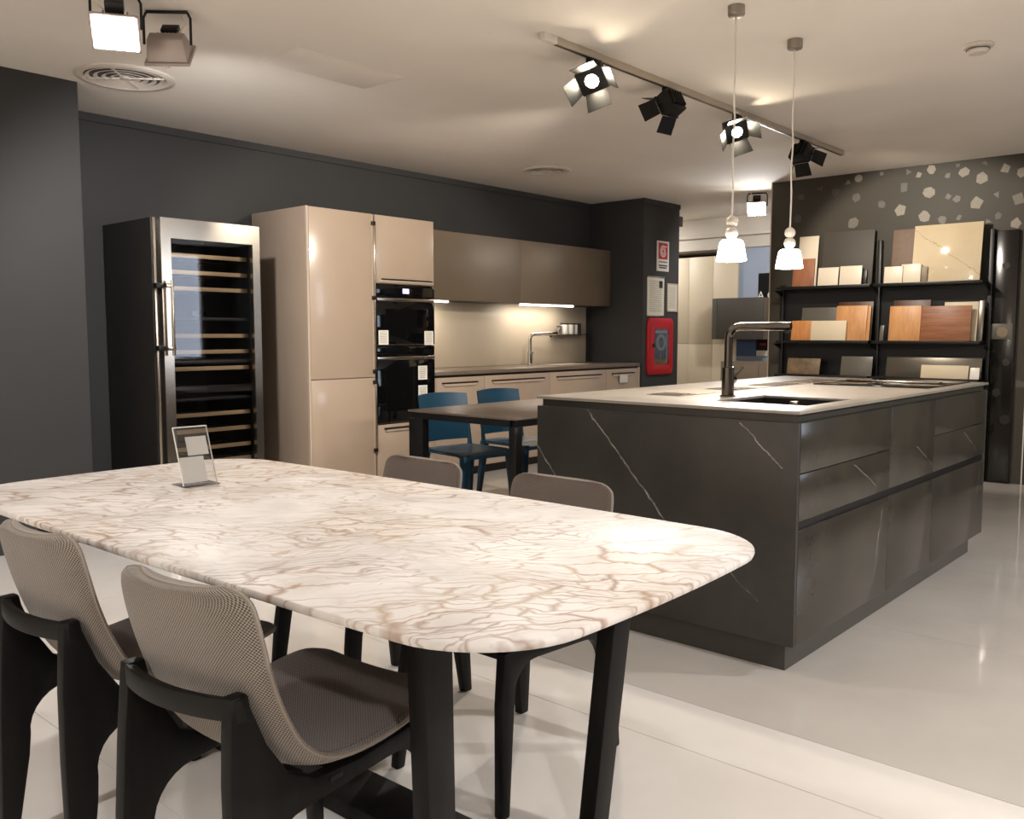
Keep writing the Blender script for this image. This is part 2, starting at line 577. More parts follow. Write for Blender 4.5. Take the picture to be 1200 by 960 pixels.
def text_part(name, body, size, mat, parent, loc, rot, depth=0.0006):
    cu = bpy.data.curves.new(name, 'FONT')
    cu.body = body
    cu.size = size
    cu.extrude = depth
    cu.align_x = 'CENTER'
    cu.align_y = 'CENTER'
    cu.materials.append(M[mat] if isinstance(mat, str) else mat)
    tmp = bpy.data.objects.new(name + '_curve', cu)
    COL.objects.link(tmp)
    bpy.context.view_layer.update()
    me = bpy.data.meshes.new_from_object(tmp.evaluated_get(bpy.context.evaluated_depsgraph_get()))
    bpy.data.objects.remove(tmp)
    o = bpy.data.objects.new(name, me)
    COL.objects.link(o)
    o.parent = parent
    o.location = Vector(loc) - ROOT.get(parent.name, Vector((0, 0, 0)))
    o.rotation_euler = rot
    return o


def lamp(name, kind, power, color, parent, loc, aim=None, **kw):
    L = bpy.data.lights.new(name, kind)
    L.energy = power
    L.color = color
    for k, v in kw.items():
        setattr(L, k, v)
    o = bpy.data.objects.new(name, L)
    COL.objects.link(o)
    if parent is not None:
        o.parent = parent
        loc = Vector(loc) - ROOT.get(parent.name, Vector((0, 0, 0)))
    o.location = loc
    if aim is not None:
        o.rotation_euler = Vector(aim).to_track_quat('-Z', 'Y').to_euler()
    return o


# ------------------------------------------------------------------ room shell
ZC = 2.623
YW = 4.652         # kitchen wall
XR = 5.078         # wall with the sample shelving
XMIN, XMAX, YMIN, YMAX = -5.0, 9.2, -4.2, 6.2

fl = struct(MB().box(XMIN, YMIN, -0.10, XMAX, YMAX, -0.004).build('floor', 'grout'), 'polished large-format stone tile floor')
xs = [-5.0, -4.19, -3.03, -1.874, -0.713, -0.420, 0.78, 1.98, 3.18, 4.38, 5.58, 6.78, 7.98, 9.2]
ys = [-4.2, -2.45, 2.75, 6.2]
for i in range(len(xs) - 1):
    for j in range(len(ys) - 1):
        g = 0.0012
        x0, x1 = xs[i] + (0 if i == 0 else g), xs[i + 1] - g
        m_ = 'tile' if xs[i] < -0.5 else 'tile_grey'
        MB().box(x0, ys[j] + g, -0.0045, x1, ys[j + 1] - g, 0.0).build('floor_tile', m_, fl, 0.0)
struct(MB().box(XMIN, YMIN, ZC, XMAX, YMAX, ZC + 0.1).build('ceiling', 'ceiling'), 'pale beige plaster ceiling')
wb = struct(MB().box(-0.696, YW, 0, 5.757, YW + 0.12, ZC).build('wall_back', 'paint_dark'), 'dark charcoal wall behind the kitchen units')
struct(MB().box(XMIN, 3.972, 0, -0.696, YW + 0.12, ZC).build('wall_left', 'paint_dark', bevel=0.004), 'charcoal projecting wall beside the wine cabinet')
struct(MB().box(5.047, 3.951, 0, 5.757, YW, ZC).build('wall_pillar', 'paint_dark2', bevel=0.004), 'dark grey pillar at the end of the kitchen run')
struct(MB().box(-0.696, YW - 0.016, ZC - 0.05, 5.047, YW, ZC).build('trim_1', 'paint_dark'), 'dark strip along the top of the kitchen wall')
MB().box(5.040, 3.944, ZC - 0.05, 5.764, 3.951, ZC).build('trim_2', 'paint_dark2')['kind'] = 'structure'
wr = struct(MB().box(XR, YMIN, 0, XR + 0.12, 2.548, ZC).build('wall_right', 'terrazzo'), 'dark wall covering printed with pale stone chips')
struct(MB().box(XR - 0.004, 2.542, 0, XR + 0.124, 2.553, ZC).build('trim_3', 'alu'), 'pale metal edge of the terrazzo wall')
struct(MB().box(XR - 0.008, 0.352, 0, XR, 0.360, 0.95).build('trim_4', 'white_matt'), 'thin pale vertical strip on the terrazzo wall')
CHIPS = [(1.835, 2.544, 0.029, 2), (1.738, 2.573, 0.034, 1), (1.539, 2.592, 0.019, 2), (1.319, 2.581, 0.03, 3), (1.234, 2.547, 0.029, 1), (1.133, 2.576, 0.04, 1), (1.002, 2.512, 0.025, 2), (0.929, 2.588, 0.018, 3), (0.876, 2.524, 0.043, 1), (0.746, 2.465, 0.049, 1), (0.723, 2.575, 0.026, 3), (0.577, 2.523, 0.043, 1), (0.458, 2.474, 0.038, 1), (1.351, 2.459, 0.046, 3), (1.144, 2.392, 0.051, 1), (0.992, 2.34, 0.029, 2), (0.926, 2.316, 0.032, 2), (0.77, 2.269, 0.053, 1), (0.627, 2.317, 0.031, 2), (0.472, 2.268, 0.052, 2), (1.371, 2.263, 0.049, 1), (1.171, 2.194, 0.05, 1), (1.774, 2.187, 0.05, 2), (1.53, 2.328, 0.034, 3), (1.752, 2.407, 0.038, 3), (2.26, 2.467, 0.036, 4), (1.941, 2.474, 0.039, 4), (2.085, 2.518, 0.032, 4), (2.286, 2.269, 0.04, 4), (1.031, 2.154, 0.036, 2), (0.903, 2.162, 0.025, 2), (0.679, 2.113, 0.028, 2), (0.609, 2.151, 0.031, 3), (0.48, 2.083, 0.043, 1), (0.401, 0.811, 0.041, 3)]
for k in range(40):      # the print goes on past the frame
    CHIPS.append((random.uniform(-3.8, 0.2), random.uniform(0.1, 2.5), random.uniform(0.025, 0.05), random.choice((1, 1, 2, 2, 3))))
rc = random.Random(3)
for (y, z, r, k) in CHIPS:
    n = rc.choice((4, 5, 6, 7)) if r > 0.033 else rc.choice((3, 4, 5))
    a0 = rc.uniform(0, 6.28)
    poly = []
    for i in range(n):
        a = a0 + 2 * PI * (i + rc.uniform(-0.22, 0.22)) / n
        q = r * rc.uniform(0.88, 1.12)
        poly.append((y + q * math.cos(a), min(z + q * math.sin(a), ZC - 0.004)))
    MB().prism(poly, 0, XR - 0.0012, XR).build('stone_chip', 'chip%d' % k, wr)
# walls out of view, closing the room
struct(MB().box(XMIN - 0.12, YMIN, 0, XMIN, YW + 0.12, ZC).build('wall_side', 'wall_light'))
wf = MB()
for (a, b, c, d) in ((XMIN, 0, 3.70, ZC), (4.62, 0, XR + 0.12, ZC), (3.70, 0, 4.62, 0.80), (3.70, 2.50, 4.62, ZC)):
    wf.box(a, YMIN - 0.12, b, c, YMIN, d)
struct(wf.build('wall_front', 'wall_mid'))
wn = struct(MB().box(3.70, YMIN - 0.09, 0.80, 4.62, YMIN - 0.07, 2.50).build('window_1', 'daylight'), 'daylit shop window')
fr = MB()
for (a, b, c, d) in ((3.70, 0.80, 3.74, 2.50), (4.58, 0.80, 4.62, 2.50), (3.74, 0.80, 4.58, 0.84), (3.74, 2.46, 4.58, 2.50)):
    fr.box(a, YMIN - 0.07, b, c, YMIN - 0.01, d)
fr.build('window_frame', 'white_matt', wn)
# far room past the pillar
struct(MB().box(XMAX, 2.3, 0, XMAX + 0.12, YMAX, ZC).build('wall_far', 'wall_light'))
struct(MB().box(5.757, YMAX, 0, XMAX, YMAX + 0.12, ZC).build('wall_far_side', 'wall_light'))
struct(MB().box(XR + 0.12, 2.2, 0, XMAX, 2.3, ZC).build('wall_near_side', 'wall_light'))
struct(MB().box(5.64, YW + 0.12, 0, 5.757, YMAX, ZC).build('wall_inner', 'wall_light'))
so = MB().box(7.0, 2.3, 2.24, XMAX, YMAX, ZC).box(6.92, 2.3, 2.38, 7.0, YMAX, 2.42)
struct(so.build('trim_5', 'wall_light', bevel=0.004), 'pale boxed soffit above the far wardrobe')

# ------------------------------------------------------------------ ceiling fittings
def round_vent(cx, cy, r, label):
    t = thing('ceiling_vent', label, 'vent', (cx, cy, ZC), 'round ceiling vents')
    MB().lathe([(r, ZC), (r, ZC - 0.006), (r * 0.97, ZC - 0.012), (r * 0.86, ZC - 0.014), (r * 0.80, ZC - 0.004), (r * 0.80, ZC)], cx, cy, 48, True).build('rim', 'vent', t)
    MB().lathe([(0.001, ZC - 0.002), (r * 0.80, ZC - 0.002), (r * 0.80, ZC), (0.001, ZC)], cx, cy, 48, True).build('backing', 'vent_dark', t)
    for q in (0.70, 0.54, 0.38, 0.22):
        MB().lathe([(r * q, ZC - 0.003), (r * (q + 0.07), ZC - 0.012), (r * (q + 0.085), ZC - 0.010), (r * (q + 0.02), ZC - 0.002)], cx, cy, 40, True).build('ring', 'vent', t)
    MB().lathe([(0.001, ZC - 0.014), (r * 0.1, ZC - 0.012), (r * 0.12, ZC - 0.002)], cx, cy, 24).build('boss', 'vent', t)
    for k in range(4):
        a = PI / 4 + k * PI / 2
        c, s_ = math.cos(a), math.sin(a)
        MB().hexa([(cx + c * r * .1 - s_ * .004, cy + s_ * r * .1 + c * .004, ZC - .013), (cx + c * r * .82 - s_ * .004, cy + s_ * r * .82 + c * .004, ZC - .013),
                   (cx + c * r * .82 + s_ * .004, cy + s_ * r * .82 - c * .004, ZC - .013), (cx + c * r * .1 + s_ * .004, cy + s_ * r * .1 - c * .004, ZC - .013)],
                  [(cx + c * r * .1 - s_ * .004, cy + s_ * r * .1 + c * .004, ZC - .003), (cx + c * r * .82 - s_ * .004, cy + s_ * r * .82 + c * .004, ZC - .003),
                   (cx + c * r * .82 + s_ * .004, cy + s_ * r * .82 - c * .004, ZC - .003), (cx + c * r * .1 + s_ * .004, cy + s_ * r * .1 - c * .004, ZC - .003)]).build('spoke', 'vent', t)


round_vent(-0.56, 3.68, 0.26, 'round white ceiling vent beside the two flood lights')
round_vent(3.16, 3.72, 0.21, 'round white ceiling vent in front of the bronze wall cupboards')
t = thing('smoke_detector', 'small white round smoke detector alone on the ceiling', 'smoke detector', (1.964, 0.0, ZC))
MB().lathe([(0.068, ZC), (0.070, ZC - 0.008), (0.066, ZC - 0.016), (0.050, ZC - 0.018)], 1.964, 0, 32).build('base', 'vent', t)
MB().lathe([(0.050, ZC - 0.018), (0.050, ZC - 0.034), (0.040, ZC - 0.044), (0.012, ZC - 0.048), (0.001, ZC - 0.048)], 1.964, 0, 32).build('sensor_head', 'vent', t)
MB().lathe([(0.052, ZC - 0.022), (0.053, ZC - 0.022), (0.053, ZC - 0.027), (0.052, ZC - 0.027)], 1.964, 0, 32, True).build('slot_ring', 'vent_dark', t)
t = thing('ceiling_hatch', 'flush rectangular access hatch in the ceiling', 'hatch', (0.14, 2.70, ZC))
MB().box(-0.22, 2.55, ZC - 0.004, 0.46, 2.87, ZC).build('panel', 'ceiling', t, 0.001)
hf = MB()
for q in ((-0.235, 2.535, 0.475, 2.547), (-0.235, 2.873, 0.475, 2.885), (-0.235, 2.547, -0.223, 2.873), (0.463, 2.547, 0.475, 2.873)):
    hf.box(q[0], q[1], ZC - 0.003, q[2], q[3], ZC)
hf.build('frame', 'ceiling', t)


# track and its four barn-door spots
YT = 1.487
t = thing('lighting_track', 'long pale ceiling track carrying four barn-door spots', 'lighting track', (2.22, YT, ZC))
MB().box(0.50, YT - 0.018, ZC - 0.034, 4.05, YT + 0.018, ZC).build('rail', 'alu', t, 0.002)
MB().box(0.50, YT - 0.006, ZC - 0.0355, 4.05, YT + 0.006, ZC - 0.033).build('slot', 'black', t)
MB().box(0.40, YT - 0.019, ZC - 0.036, 0.50, YT + 0.019, ZC).build('end_feed', 'white_matt', t, 0.003)
MB().box(4.05, YT - 0.019, ZC - 0.036, 4.06, YT + 0.019, ZC).build('end_cap', 'white_matt', t, 0.002)


def frame_axes(aim):
    f = Vector(aim).normalized()
    r = f.cross(Vector((0, 0, 1))).normalized()
    u = r.cross(f).normalized()
    return f, r, u


def obox(c, f, r, u, lf, lr, lu):
    """oriented box: returns bottom and top corner lists"""
    c = Vector(c)
    def p(a, b, d):
        return tuple(c + f * a * lf / 2 + r * b * lr / 2 + u * d * lu / 2)
    return [p(-1, -1, -1), p(1, -1, -1), p(1, 1, -1), p(-1, 1, -1)], [p(-1, -1, 1), p(1, -1, 1), p(1, 1, 1), p(-1, 1, 1)]


def barn_spot(x, aim, lit, label, zh=2.485, y=YT, power=P_TRACK, cone=62, col=WARM, top=ZC - 0.034, flap_angles=(35, 35, 38, 38), roll=0):
    t = thing('track_spot', label, 'spotlight', (x, y, top), 'barn-door spots on the ceiling track')
    f, r, u = frame_axes(aim)
    ca, sa = math.cos(math.radians(roll)), math.sin(math.radians(roll))
    r, u = r * ca + u * sa, u * ca - r * sa
    MB().box(x - 0.032, y - 0.016, top - 0.034, x + 0.032, y + 0.016, top).build('adapter', 'blackmetal', t, 0.002)
    MB().tube([(x, y, top - 0.03), (x, y, zh + 0.055)], 0.011, 12).build('stem', 'blackmetal', t)
    c = Vector((x, y, zh))
    h = MB()
    h.hexa(*obox(c - f * 0.035, f, r, u, 0.075, 0.135, 0.115))
    h.build('housing', 'blackmetal', t, 0.008)
    fins = MB()
    for k in range(5):
        fins.hexa(*obox(c - f * 0.080 + r * (k - 2) * 0.022, f, r, u, 0.02, 0.006, 0.09))
    fins.build('cooling_fins', 'blackmetal', t)
    MB().hexa(*obox(c + f * 0.006, f, r, u, 0.012, 0.142, 0.122)).build('bezel', 'blackmetal', t, 0.003)
    n = MB()
    pts = []
    ring = [(0.001, 0.0135), (0.022, 0.0135), (0.030, 0.0130), (0.034, 0.0125), (0.034, 0.011)]
    seg = 24
    for rr, dd in ring:
        for k in range(seg):
            a = 2 * PI * k / seg
            n.v.append(tuple(c + f * dd + r * rr * math.cos(a) + u * rr * math.sin(a)))
    for i in range(len(ring) - 1):
        for k in range(seg):
            k1 = (k + 1) % seg
            n.f.append((i * seg + k, i * seg + k1, (i + 1) * seg + k1, (i + 1) * seg + k))
    n.build('lens', 'lens' if lit else 'glass', t)
    for (ax, ln, hw, wd, ang) in ((r, 1, 0.071, 0.10, flap_angles[0]), (r, -1, 0.071, 0.10, flap_angles[1]), (u, 1, 0.061, 0.115, flap_angles[2]), (u, -1, 0.061, 0.115, flap_angles[3])):
        o_ax = u if ax is r else r
        d = (f * math.cos(math.radians(ang)) + ax * ln * math.sin(math.radians(ang))).normalized()
        nn = d.cross(o_ax).normalized()
        base = c + f * 0.012 + ax * ln * hw
        L = 0.095
        a, b = MB(), []
        bot, topc = [], []
        for (s0, s1) in ((0, -1), (0, 1), (1, 1), (1, -1)):
            wdt = wd * (1.0 if s0 == 0 else 1.12) / 2
            p = base + d * (s0 * L) + o_ax * s1 * wdt
            bot.append(tuple(p - nn * 0.0012))
            topc.append(tuple(p + nn * 0.0012))
        a.hexa(bot, topc)
        a.build('barn_door', 'blackmetal', t)
    MB().tube([tuple(c + r * 0.078), tuple(c - r * 0.078)], 0.009, 10).build('pivot', 'blackmetal', t)
    lamp('spot_light', 'SPOT', power, col, t, c + f * 0.03, f, spot_size=math.radians(cone), spot_blend=0.35, shadow_soft_size=0.035)
    return t


barn_spot(0.80, (-1.9, -1.15, -1.75), True, 'lit barn-door track spot by the end feed of the track', power=P_TRACK * 0.42, cone=92, roll=-20)
barn_spot(1.51, (0.30, 2.3, -1.25), False, 'dark-backed barn-door track spot turned to the tall kitchen units', power=P_TRACK * 0.9, cone=80)
barn_spot(2.335, (-1.6, -1.9, -1.6), True, 'lit barn-door track spot behind a pendant cord', power=P_TRACK * 0.42, cone=80, roll=-22)
barn_spot(3.34, (1.7, -0.30, -0.95), False, 'dark-backed barn-door track spot turned to the sample shelves', power=P_TRACK * 0.75, cone=78)


def flood(cx, cy, zc, aim, lit, label, power, size=0.235, cone=135, col=COOL, group='ceiling flood lights'):
    t = thing('flood_light', label, 'flood light', (cx, cy, ZC), group)
    f, r, u = frame_axes(aim)
    c = Vector((cx, cy, zc))
    hw, hh = size / 2, size * 0.40
    # tapering die-cast housing
    back, front = [], []
    for (a, b) in ((-1, -1), (1, -1), (1, 1), (-1, 1)):
        back.append(tuple(c - f * 0.085 + r * a * hw * 0.86 + u * b * hh * 0.42))
        front.append(tuple(c + r * a * hw + u * b * hh))
    MB().hexa(back, front).build('housing', 'floodgrey', t, 0.006)
    MB().hexa(*obox(c + f * 0.006, f, r, u, 0.014, size * 1.10, size * 0.90)).build('bezel', 'floodgrey', t, 0.003)
    MB().hexa(*obox(c + f * 0.0135, f, r, u, 0.004, size * 1.0, size * 0.80)).build('front_glass', 'flood_lens' if lit else 'glass', t)
    for k in range(7):
        cc = c - f * 0.045 + r * (k - 3) * size * 0.09 + u * (hh * 0.74)
        MB().hexa(*obox(cc, f, r, u, 0.05, 0.005, 0.016)).build('cooling_fin', 'floodgrey', t)
    MB().hexa(*obox(c - f * 0.055 + u * (hh + 0.015), f, r, u, 0.05, size * 0.42, 0.05)).build('junction_box', 'blackmetal', t, 0.003)
    # bracket up to the ceiling
    hz = ZC - 0.004
    y0 = c - f * 0.045
    side = r * (hw + 0.012)
    br = MB()
    for sgn in (-1, 1):
        p = y0 + side * sgn
        br.tube([tuple(p), (p.x, p.y, hz - 0.03), (p.x - r.x * sgn * 0.012, p.y - r.y * sgn * 0.012, hz - 0.006)], 0.006, 8)
    a, b = y0 + side, y0 - side
    br.tube([(a.x - r.x * .012, a.y - r.y * .012, hz - 0.004), (b.x + r.x * .012, b.y + r.y * .012, hz - 0.004)], 0.007, 8)
    br.build('bracket', 'blackmetal', t)
    MB().tube([(cx + r.x * 0.05, cy + r.y * 0.05, ZC), (cx + r.x * 0.075, cy + r.y * 0.075, ZC - 0.05), (cx + r.x * 0.04, cy + r.y * 0.04, ZC - 0.085), tuple(c - f * 0.055 + u * (hh + 0.03))], 0.004, 8).build('cable', 'cord', t)
    MB().hexa(*obox(c + f * 0.014 - u * (hh + 0.004), f, r, u, 0.012, 0.016, 0.012)).build('clip', 'steel', t)
    if power:
        lamp('flood_lamp', 'SPOT', power, col, t, c + f * 0.03, f, spot_size=math.radians(cone), spot_blend=0.6, shadow_soft_size=0.05)
    return t


flood(-1.165, 2.48, 2.455, (-0.45, -0.75, -0.75), True, 'glaring lit flood light hung from the ceiling', P_FLOOD * 0.62, size=0.172)
flood(-0.885, 2.56, 2.445, (0.62, 0.62, -0.85), False, 'grey flood light seen from its ribbed back, with black bracket', P_FLOOD * 1.3, size=0.178)
flood(5.48, 2.90, 2.46, (-0.85, -0.30, -0.62), True, 'lit flood light past the edge of the terrazzo wall', P_FLOOD * 0.4, size=0.17)
flood(5.80, 2.72, 2.46, (0.6, 0.6, -0.8), False, 'grey flood light half hidden by the terrazzo wall', P_FLOOD * 0.6, size=0.17)
# added fill lights, unseen behind the viewer, built like the floods for bounce light
for (x, y, ax, ay, k, lb) in ((-4.2, 0.6, -0.2, 0.25, 1.3, 'by the pale side wall'), (-3.4, -2.8, 0.25, 0.10, 1.0, 'in the corner behind the viewer'), (-0.6, -2.8, 0.0, 0.25, 1.25, 'facing the end of the marble table'), (2.0, -2.8, -0.45, 0.25, 1.35, 'facing the drawer side of the island')):
    flood(x, y, 2.47, (ax, ay, -1.0), True, 'unseen added fill light ' + lb, P_FILL * k, size=0.18, cone=150, col=COOL, group='added fill lights')
flood(6.30, 5.30, 2.47, (0.5, -0.35, -0.8), True, 'unseen added fill light in the far room behind the pillar', P_FLOOD * 0.4, size=0.17)  # added out of sight to soften the shade on the wardrobe


def pendant(x, y, label):
    t = thing('pendant_lamp', label, 'pendant lamp', (x, y, ZC), 'glass pendants above the island')
    MB().lathe([(0.036, ZC), (0.036, ZC - 0.038), (0.033, ZC - 0.044), (0.006, ZC - 0.046)], x, y, 28).build('canopy', 'canopy', t)
    pts = [(x + 0.0025 * math.sin(k * 1.9), y + 0.0025 * math.cos(k * 1.3), ZC - 0.045 - k * (ZC - 0.045 - 1.725) / 14) for k in range(15)]
    MB().tube(pts, 0.0042, 8).build('cord', 'cord', t)

    def ball(zc, r):
        return [(max(0.0105, r * math.cos(a)), zc + r * math.sin(a)) for a in [(-75 + 150 * k / 12) * PI / 180 for k in range(13)]]
    MB().lathe(ball(1.703, 0.0265), x, y, 24).build('glass_ball', 'ball_glass', t)
    MB().lathe([(0.020, 1.618)] + ball(1.653, 0.0285)[2:], x, y, 24).build('glass_ball', 'ball_glass', t)
    MB().lathe([(0.010, 1.625), (0.040, 1.622), (0.050, 1.614), (0.054, 1.600), (0.066, 1.532), (0.063, 1.530), (0.050, 1.600), (0.036, 1.612), (0.010, 1.614)], x, y, 32, True).build('shade', 'opal', t)
    MB().lathe([(0.001, 1.545), (0.018, 1.550), (0.024, 1.570), (0.014, 1.600), (0.012, 1.613)], x, y, 20).build('bulb', 'opal', t)
    lamp('pendant_light', 'POINT', P_PENDANT, WARM2, t, (x, y, 1.515), shadow_soft_size=0.04)


pendant(0.705, 0.643, 'opal glass pendant above the sink end of the island')
pendant(1.300, 0.643, 'opal glass pendant above the middle of the island')

# ------------------------------------------------------------------ wine cabinet
t = thing('wine_cabinet', 'tall wine cabinet with steel framed glass door and wooden shelves', 'wine fridge', (0.07, 4.30, 0))
b = MB()
FX0, FX1, FY, FZ = -0.287, 0.434, 3.942, 1.914
b.box(FX0, 3.995, 0.06, FX0 + 0.03, YW - 0.01, FZ).box(FX1 - 0.03, 3.995, 0.06, FX1, YW - 0.01, FZ)
b.box(FX0 + 0.03, 3.995, FZ - 0.05, FX1 - 0.03, YW - 0.01, FZ).box(FX0 + 0.03, 3.995, 0.06, FX1 - 0.03, YW - 0.01, 0.14)
b.box(FX0 + 0.03, YW - 0.05, 0.14, FX1 - 0.03, YW - 0.01, FZ - 0.05)
b.build('body', 'fridge_side', t)
MB().box(FX0 + 0.020, 3.986, 0.10, -0.195, 3.995, FZ - 0.01).box(0.375, 3.986, 0.10, FX1 - 0.002, 3.995, FZ - 0.01).build('front_flange', 'black', t)
MB().box(FX0 + 0.02, 4.04, 0, FX1 - 0.02, YW - 0.05, 0.06).build('plinth', 'black', t)
MB().box(FX0 + 0.004, 3.975, 0.10, FX0 + 0.020, 3.996, FZ).build('side_strip', 'steel', t, 0.001)
d = MB()
for q in ((-0.250, 0.10, -0.187, FZ), (0.381, 0.10, FX1, FZ), (-0.187, 1.792, 0.381, FZ), (-0.187, 0.10, 0.381, 0.215)):
    d.box(q[0], FY, q[1], q[2], FY + 0.042, q[3])
dr = d.build('door', 'steel', t)
MB().box(-0.187, FY + 0.012, 0.215, 0.381, FY + 0.018, 1.792).build('glass_pane', 'glass', dr)
h = MB().tube([(-0.213, FY - 0.048, 1.075), (-0.213, FY - 0.048, 1.535)], 0.010, 14)
for z in (1.12, 1.50):
    h.box(-0.262, FY - 0.056, z - 0.014, -0.203, FY - 0.040, z + 0.014)
    h.box(-0.262, FY - 0.056, z - 0.014, -0.250, FY + 0.030, z + 0.014)
h.build('handle', 'steel', dr, 0.002)
for z in (1.12, 1.50):
    MB().box(FX0 - 0.004, FY - 0.010, z - 0.016, -0.252, FY + 0.040, z + 0.016).build('handle_mount', 'black', dr, 0.002)
MB().box(FX0 + 0.03, 4.00, 0.14, FX0 + 0.034, YW - 0.05, FZ - 0.05).box(FX1 - 0.034, 4.00, 0.14, FX1 - 0.03, YW - 0.05, FZ - 0.05).box(FX0 + .034, YW - 0.056, 0.14, FX1 - .034, YW - 0.052, FZ - .05).build('inner_lining', 'black', t)
for z in (1.700, 1.595, 1.493, 1.195, 1.092, 0.985, 0.687, 0.582, 0.470, 0.376, 0.27):
    sh = MB().box(FX0 + 0.045, 4.03, z - 0.013, FX1 - 0.045, 4.052, z + 0.013).build('shelf_front', 'beech', t, 0.002)
    rk = MB()
    for k in range(4):
        rk.box(FX0 + 0.08 + k * 0.18, 4.052, z - 0.012, FX0 + 0.09 + k * 0.18, YW - 0.08, z - 0.004)
    rk.box(FX0 + 0.05, 4.30, z - 0.012, FX1 - 0.05, 4.32, z - 0.003)
    rk.build('shelf_rack', 'black', sh)
for z in (1.303, 1.025, 0.789):
    MB().box(FX0 + 0.036, 4.01, z - 0.010, FX1 - 0.036, 4.40, z + 0.010).build('zone_divider', 'fridge_side', t, 0.002)
MB().box(-0.02, 4.006, 1.322, 0.07, 4.012, 1.352).build('zone_display', 'blackgloss', t)

# ------------------------------------------------------------------ tall kitchen units
YF = 3.968
def bar_handle_v(parent, x, z0, z1, y=YF):
    g = MB().box(x - 0.010, y - 0.030, z0, x + 0.002, y - 0.022, z1)
    return g.build('handle', 'steel', parent, 0.001)


def unit_carcass(t, x0, x1, y0, y1, z0, z1, mat='greige'):
    return MB().box(x0, y0, z0, x1, y1, z1).build('carcass', mat, t, 0.001)


X0, XM, X1, ZT = 0.826, 1.440, 2.043, 2.100
t = thing('tall_cupboard', 'tall two-door greige cupboard with long vertical handles', 'cupboard', (1.13, 4.3, 0))
unit_carcass(t, X0, XM - 0.001, YF + 0.022, YW - 0.004, 0.075, ZT)
MB().box(X0, YF + 0.002, 0.075, X0 + 0.018, YF + 0.022, ZT).build('side_edge', 'greige_edge', t)
for (z0, z1, hz0, hz1) in ((0.883, ZT, 0.925, 2.03), (0.078, 0.879, 0.325, 0.845)):
    dr = MB().box(X0 + 0.020, YF, z0, XM - 0.030, YF + 0.022, z1 - 0.002).build('door', 'greige', t, 0.002)
    MB().box(XM - 0.028, YF + 0.004, z0 + 0.004, XM - 0.016, YF + 0.022, z1 - 0.006).build('grip_channel', 'greige_edge', dr)
    bar = MB().box(XM - 0.016, YF - 0.012, hz0, XM - 0.004, YF + 0.004, hz1).build('handle', 'steel', dr, 0.0015)
    for z in ((hz0, hz1, 1.478) if z0 > 0.5 else (hz0, hz1)):
        MB().box(XM - 0.036, YF - 0.016, z - 0.014, XM - 0.004, YF + 0.002, z + 0.014).build('handle_mount', 'black', dr, 0.002)
MB().box(X0 + 0.02, YF + 0.05, 0, X1, YW - 0.1, 0.074).build('tall_unit_plinth', 'black')
tag(bpy.data.objects['tall_unit_plinth'], 'black plinth under the tall kitchen cupboards', 'plinth')

t = thing('oven_column', 'greige tall unit housing two black ovens', 'oven housing', (1.74, 4.3, 0))
c = MB()
c.box(XM, YF + 0.022, 0.075, XM + 0.016, YW - 0.004, ZT).box(X1 - 0.016, YF + 0.022, 0.075, X1, YW - 0.004, ZT)
c.box(XM + 0.016, YF + 0.022, ZT - 0.018, X1 - 0.016, YW - 0.004, ZT).box(XM + 0.016, YF + 0.022, 0.075, X1 - 0.016, YW - 0.004, 0.50)
c.box(XM + 0.016, YW - 0.03, 0.50, X1 - 0.016, YW - 0.004, ZT - 0.018)
c.box(XM + 0.016, YF + 0.022, 1.585, X1 - 0.016, YW - 0.03, 1.60)
c.build('carcass', 'greige', t)
dr = MB().box(XM + 0.003, YF, 1.592, X1 - 0.001, YF + 0.022, ZT - 0.002).build('flap_door', 'greige', t, 0.002)
MB().box(XM + 0.055, YF - 0.014, 1.617, X1 - 0.025, YF, 1.627).build('handle', 'black', dr, 0.002)
MB().box(XM + 0.04, YF - 0.006, 1.604, X1 - 0.02, YF, 1.616).build('handle_lip', 'greige_edge', dr, 0.001)
dr = MB().box(XM + 0.003, YF, 0.078, X1 - 0.001, YF + 0.022, 0.512).build('drawer', 'greige', t, 0.002)
MB().box(XM + 0.07, YF - 0.016, 0.476, X1 - 0.06, YF, 0.488).build('handle', 'black', dr, 0.002)
MB().prism([(XM + 0.08, 0.458), (X1 - 0.07, 0.458), (X1 - 0.055, 0.474), (XM + 0.095, 0.474)], 1, YF - 0.010, YF).build('handle_lip', 'greige_edge', dr)


def oven(z0, z1, zh, label, disp):
    t = thing('built_in_oven', label, 'oven', ((XM + X1) / 2, YF + 0.3, z0), 'black built-in ovens')
    MB().box(XM + 0.020, YF + 0.024, z0 + 0.004, X1 - 0.020, YF + 0.52, z1 - 0.004).build('oven_body', 'black', t)
    MB().box(XM + 0.006, YF - 0.006, zh + 0.018, X1 - 0.004, YF + 0.024, z1 - 0.003).build('control_panel', 'oven_glass', t, 0.001)
    dr = MB().box(XM + 0.006, YF - 0.008, z0 + 0.006, X1 - 0.004, YF + 0.024, zh - 0.014).build('door', 'oven_glass', t, 0.001)
    MB().box(XM + 0.006, YF - 0.012, zh - 0.013, X1 - 0.004, YF + 0.010, zh + 0.014).build('handle', 'steel', dr, 0.004)
    MB().box(XM + 0.006, YF - 0.004, z0, X1 - 0.004, YF + 0.02, z0 + 0.006).build('bottom_trim', 'steel', t)
    MB().box(XM + 0.09, YF - 0.0088, z0 + 0.09, X1 - 0.09, YF - 0.0078, zh - 0.07).build('window', 'blackgloss', dr)
    if disp:
        MB().box(XM + 0.265, YF - 0.0072, zh + 0.050, XM + 0.330, YF - 0.0058, zh + 0.088).build('display', 'display', t)
    MB().box(XM + 0.36, YF - 0.0066, zh + 0.03, X1 - 0.02, YF - 0.0059, z1 - 0.02).build('touch_panel', 'blackgloss', t)


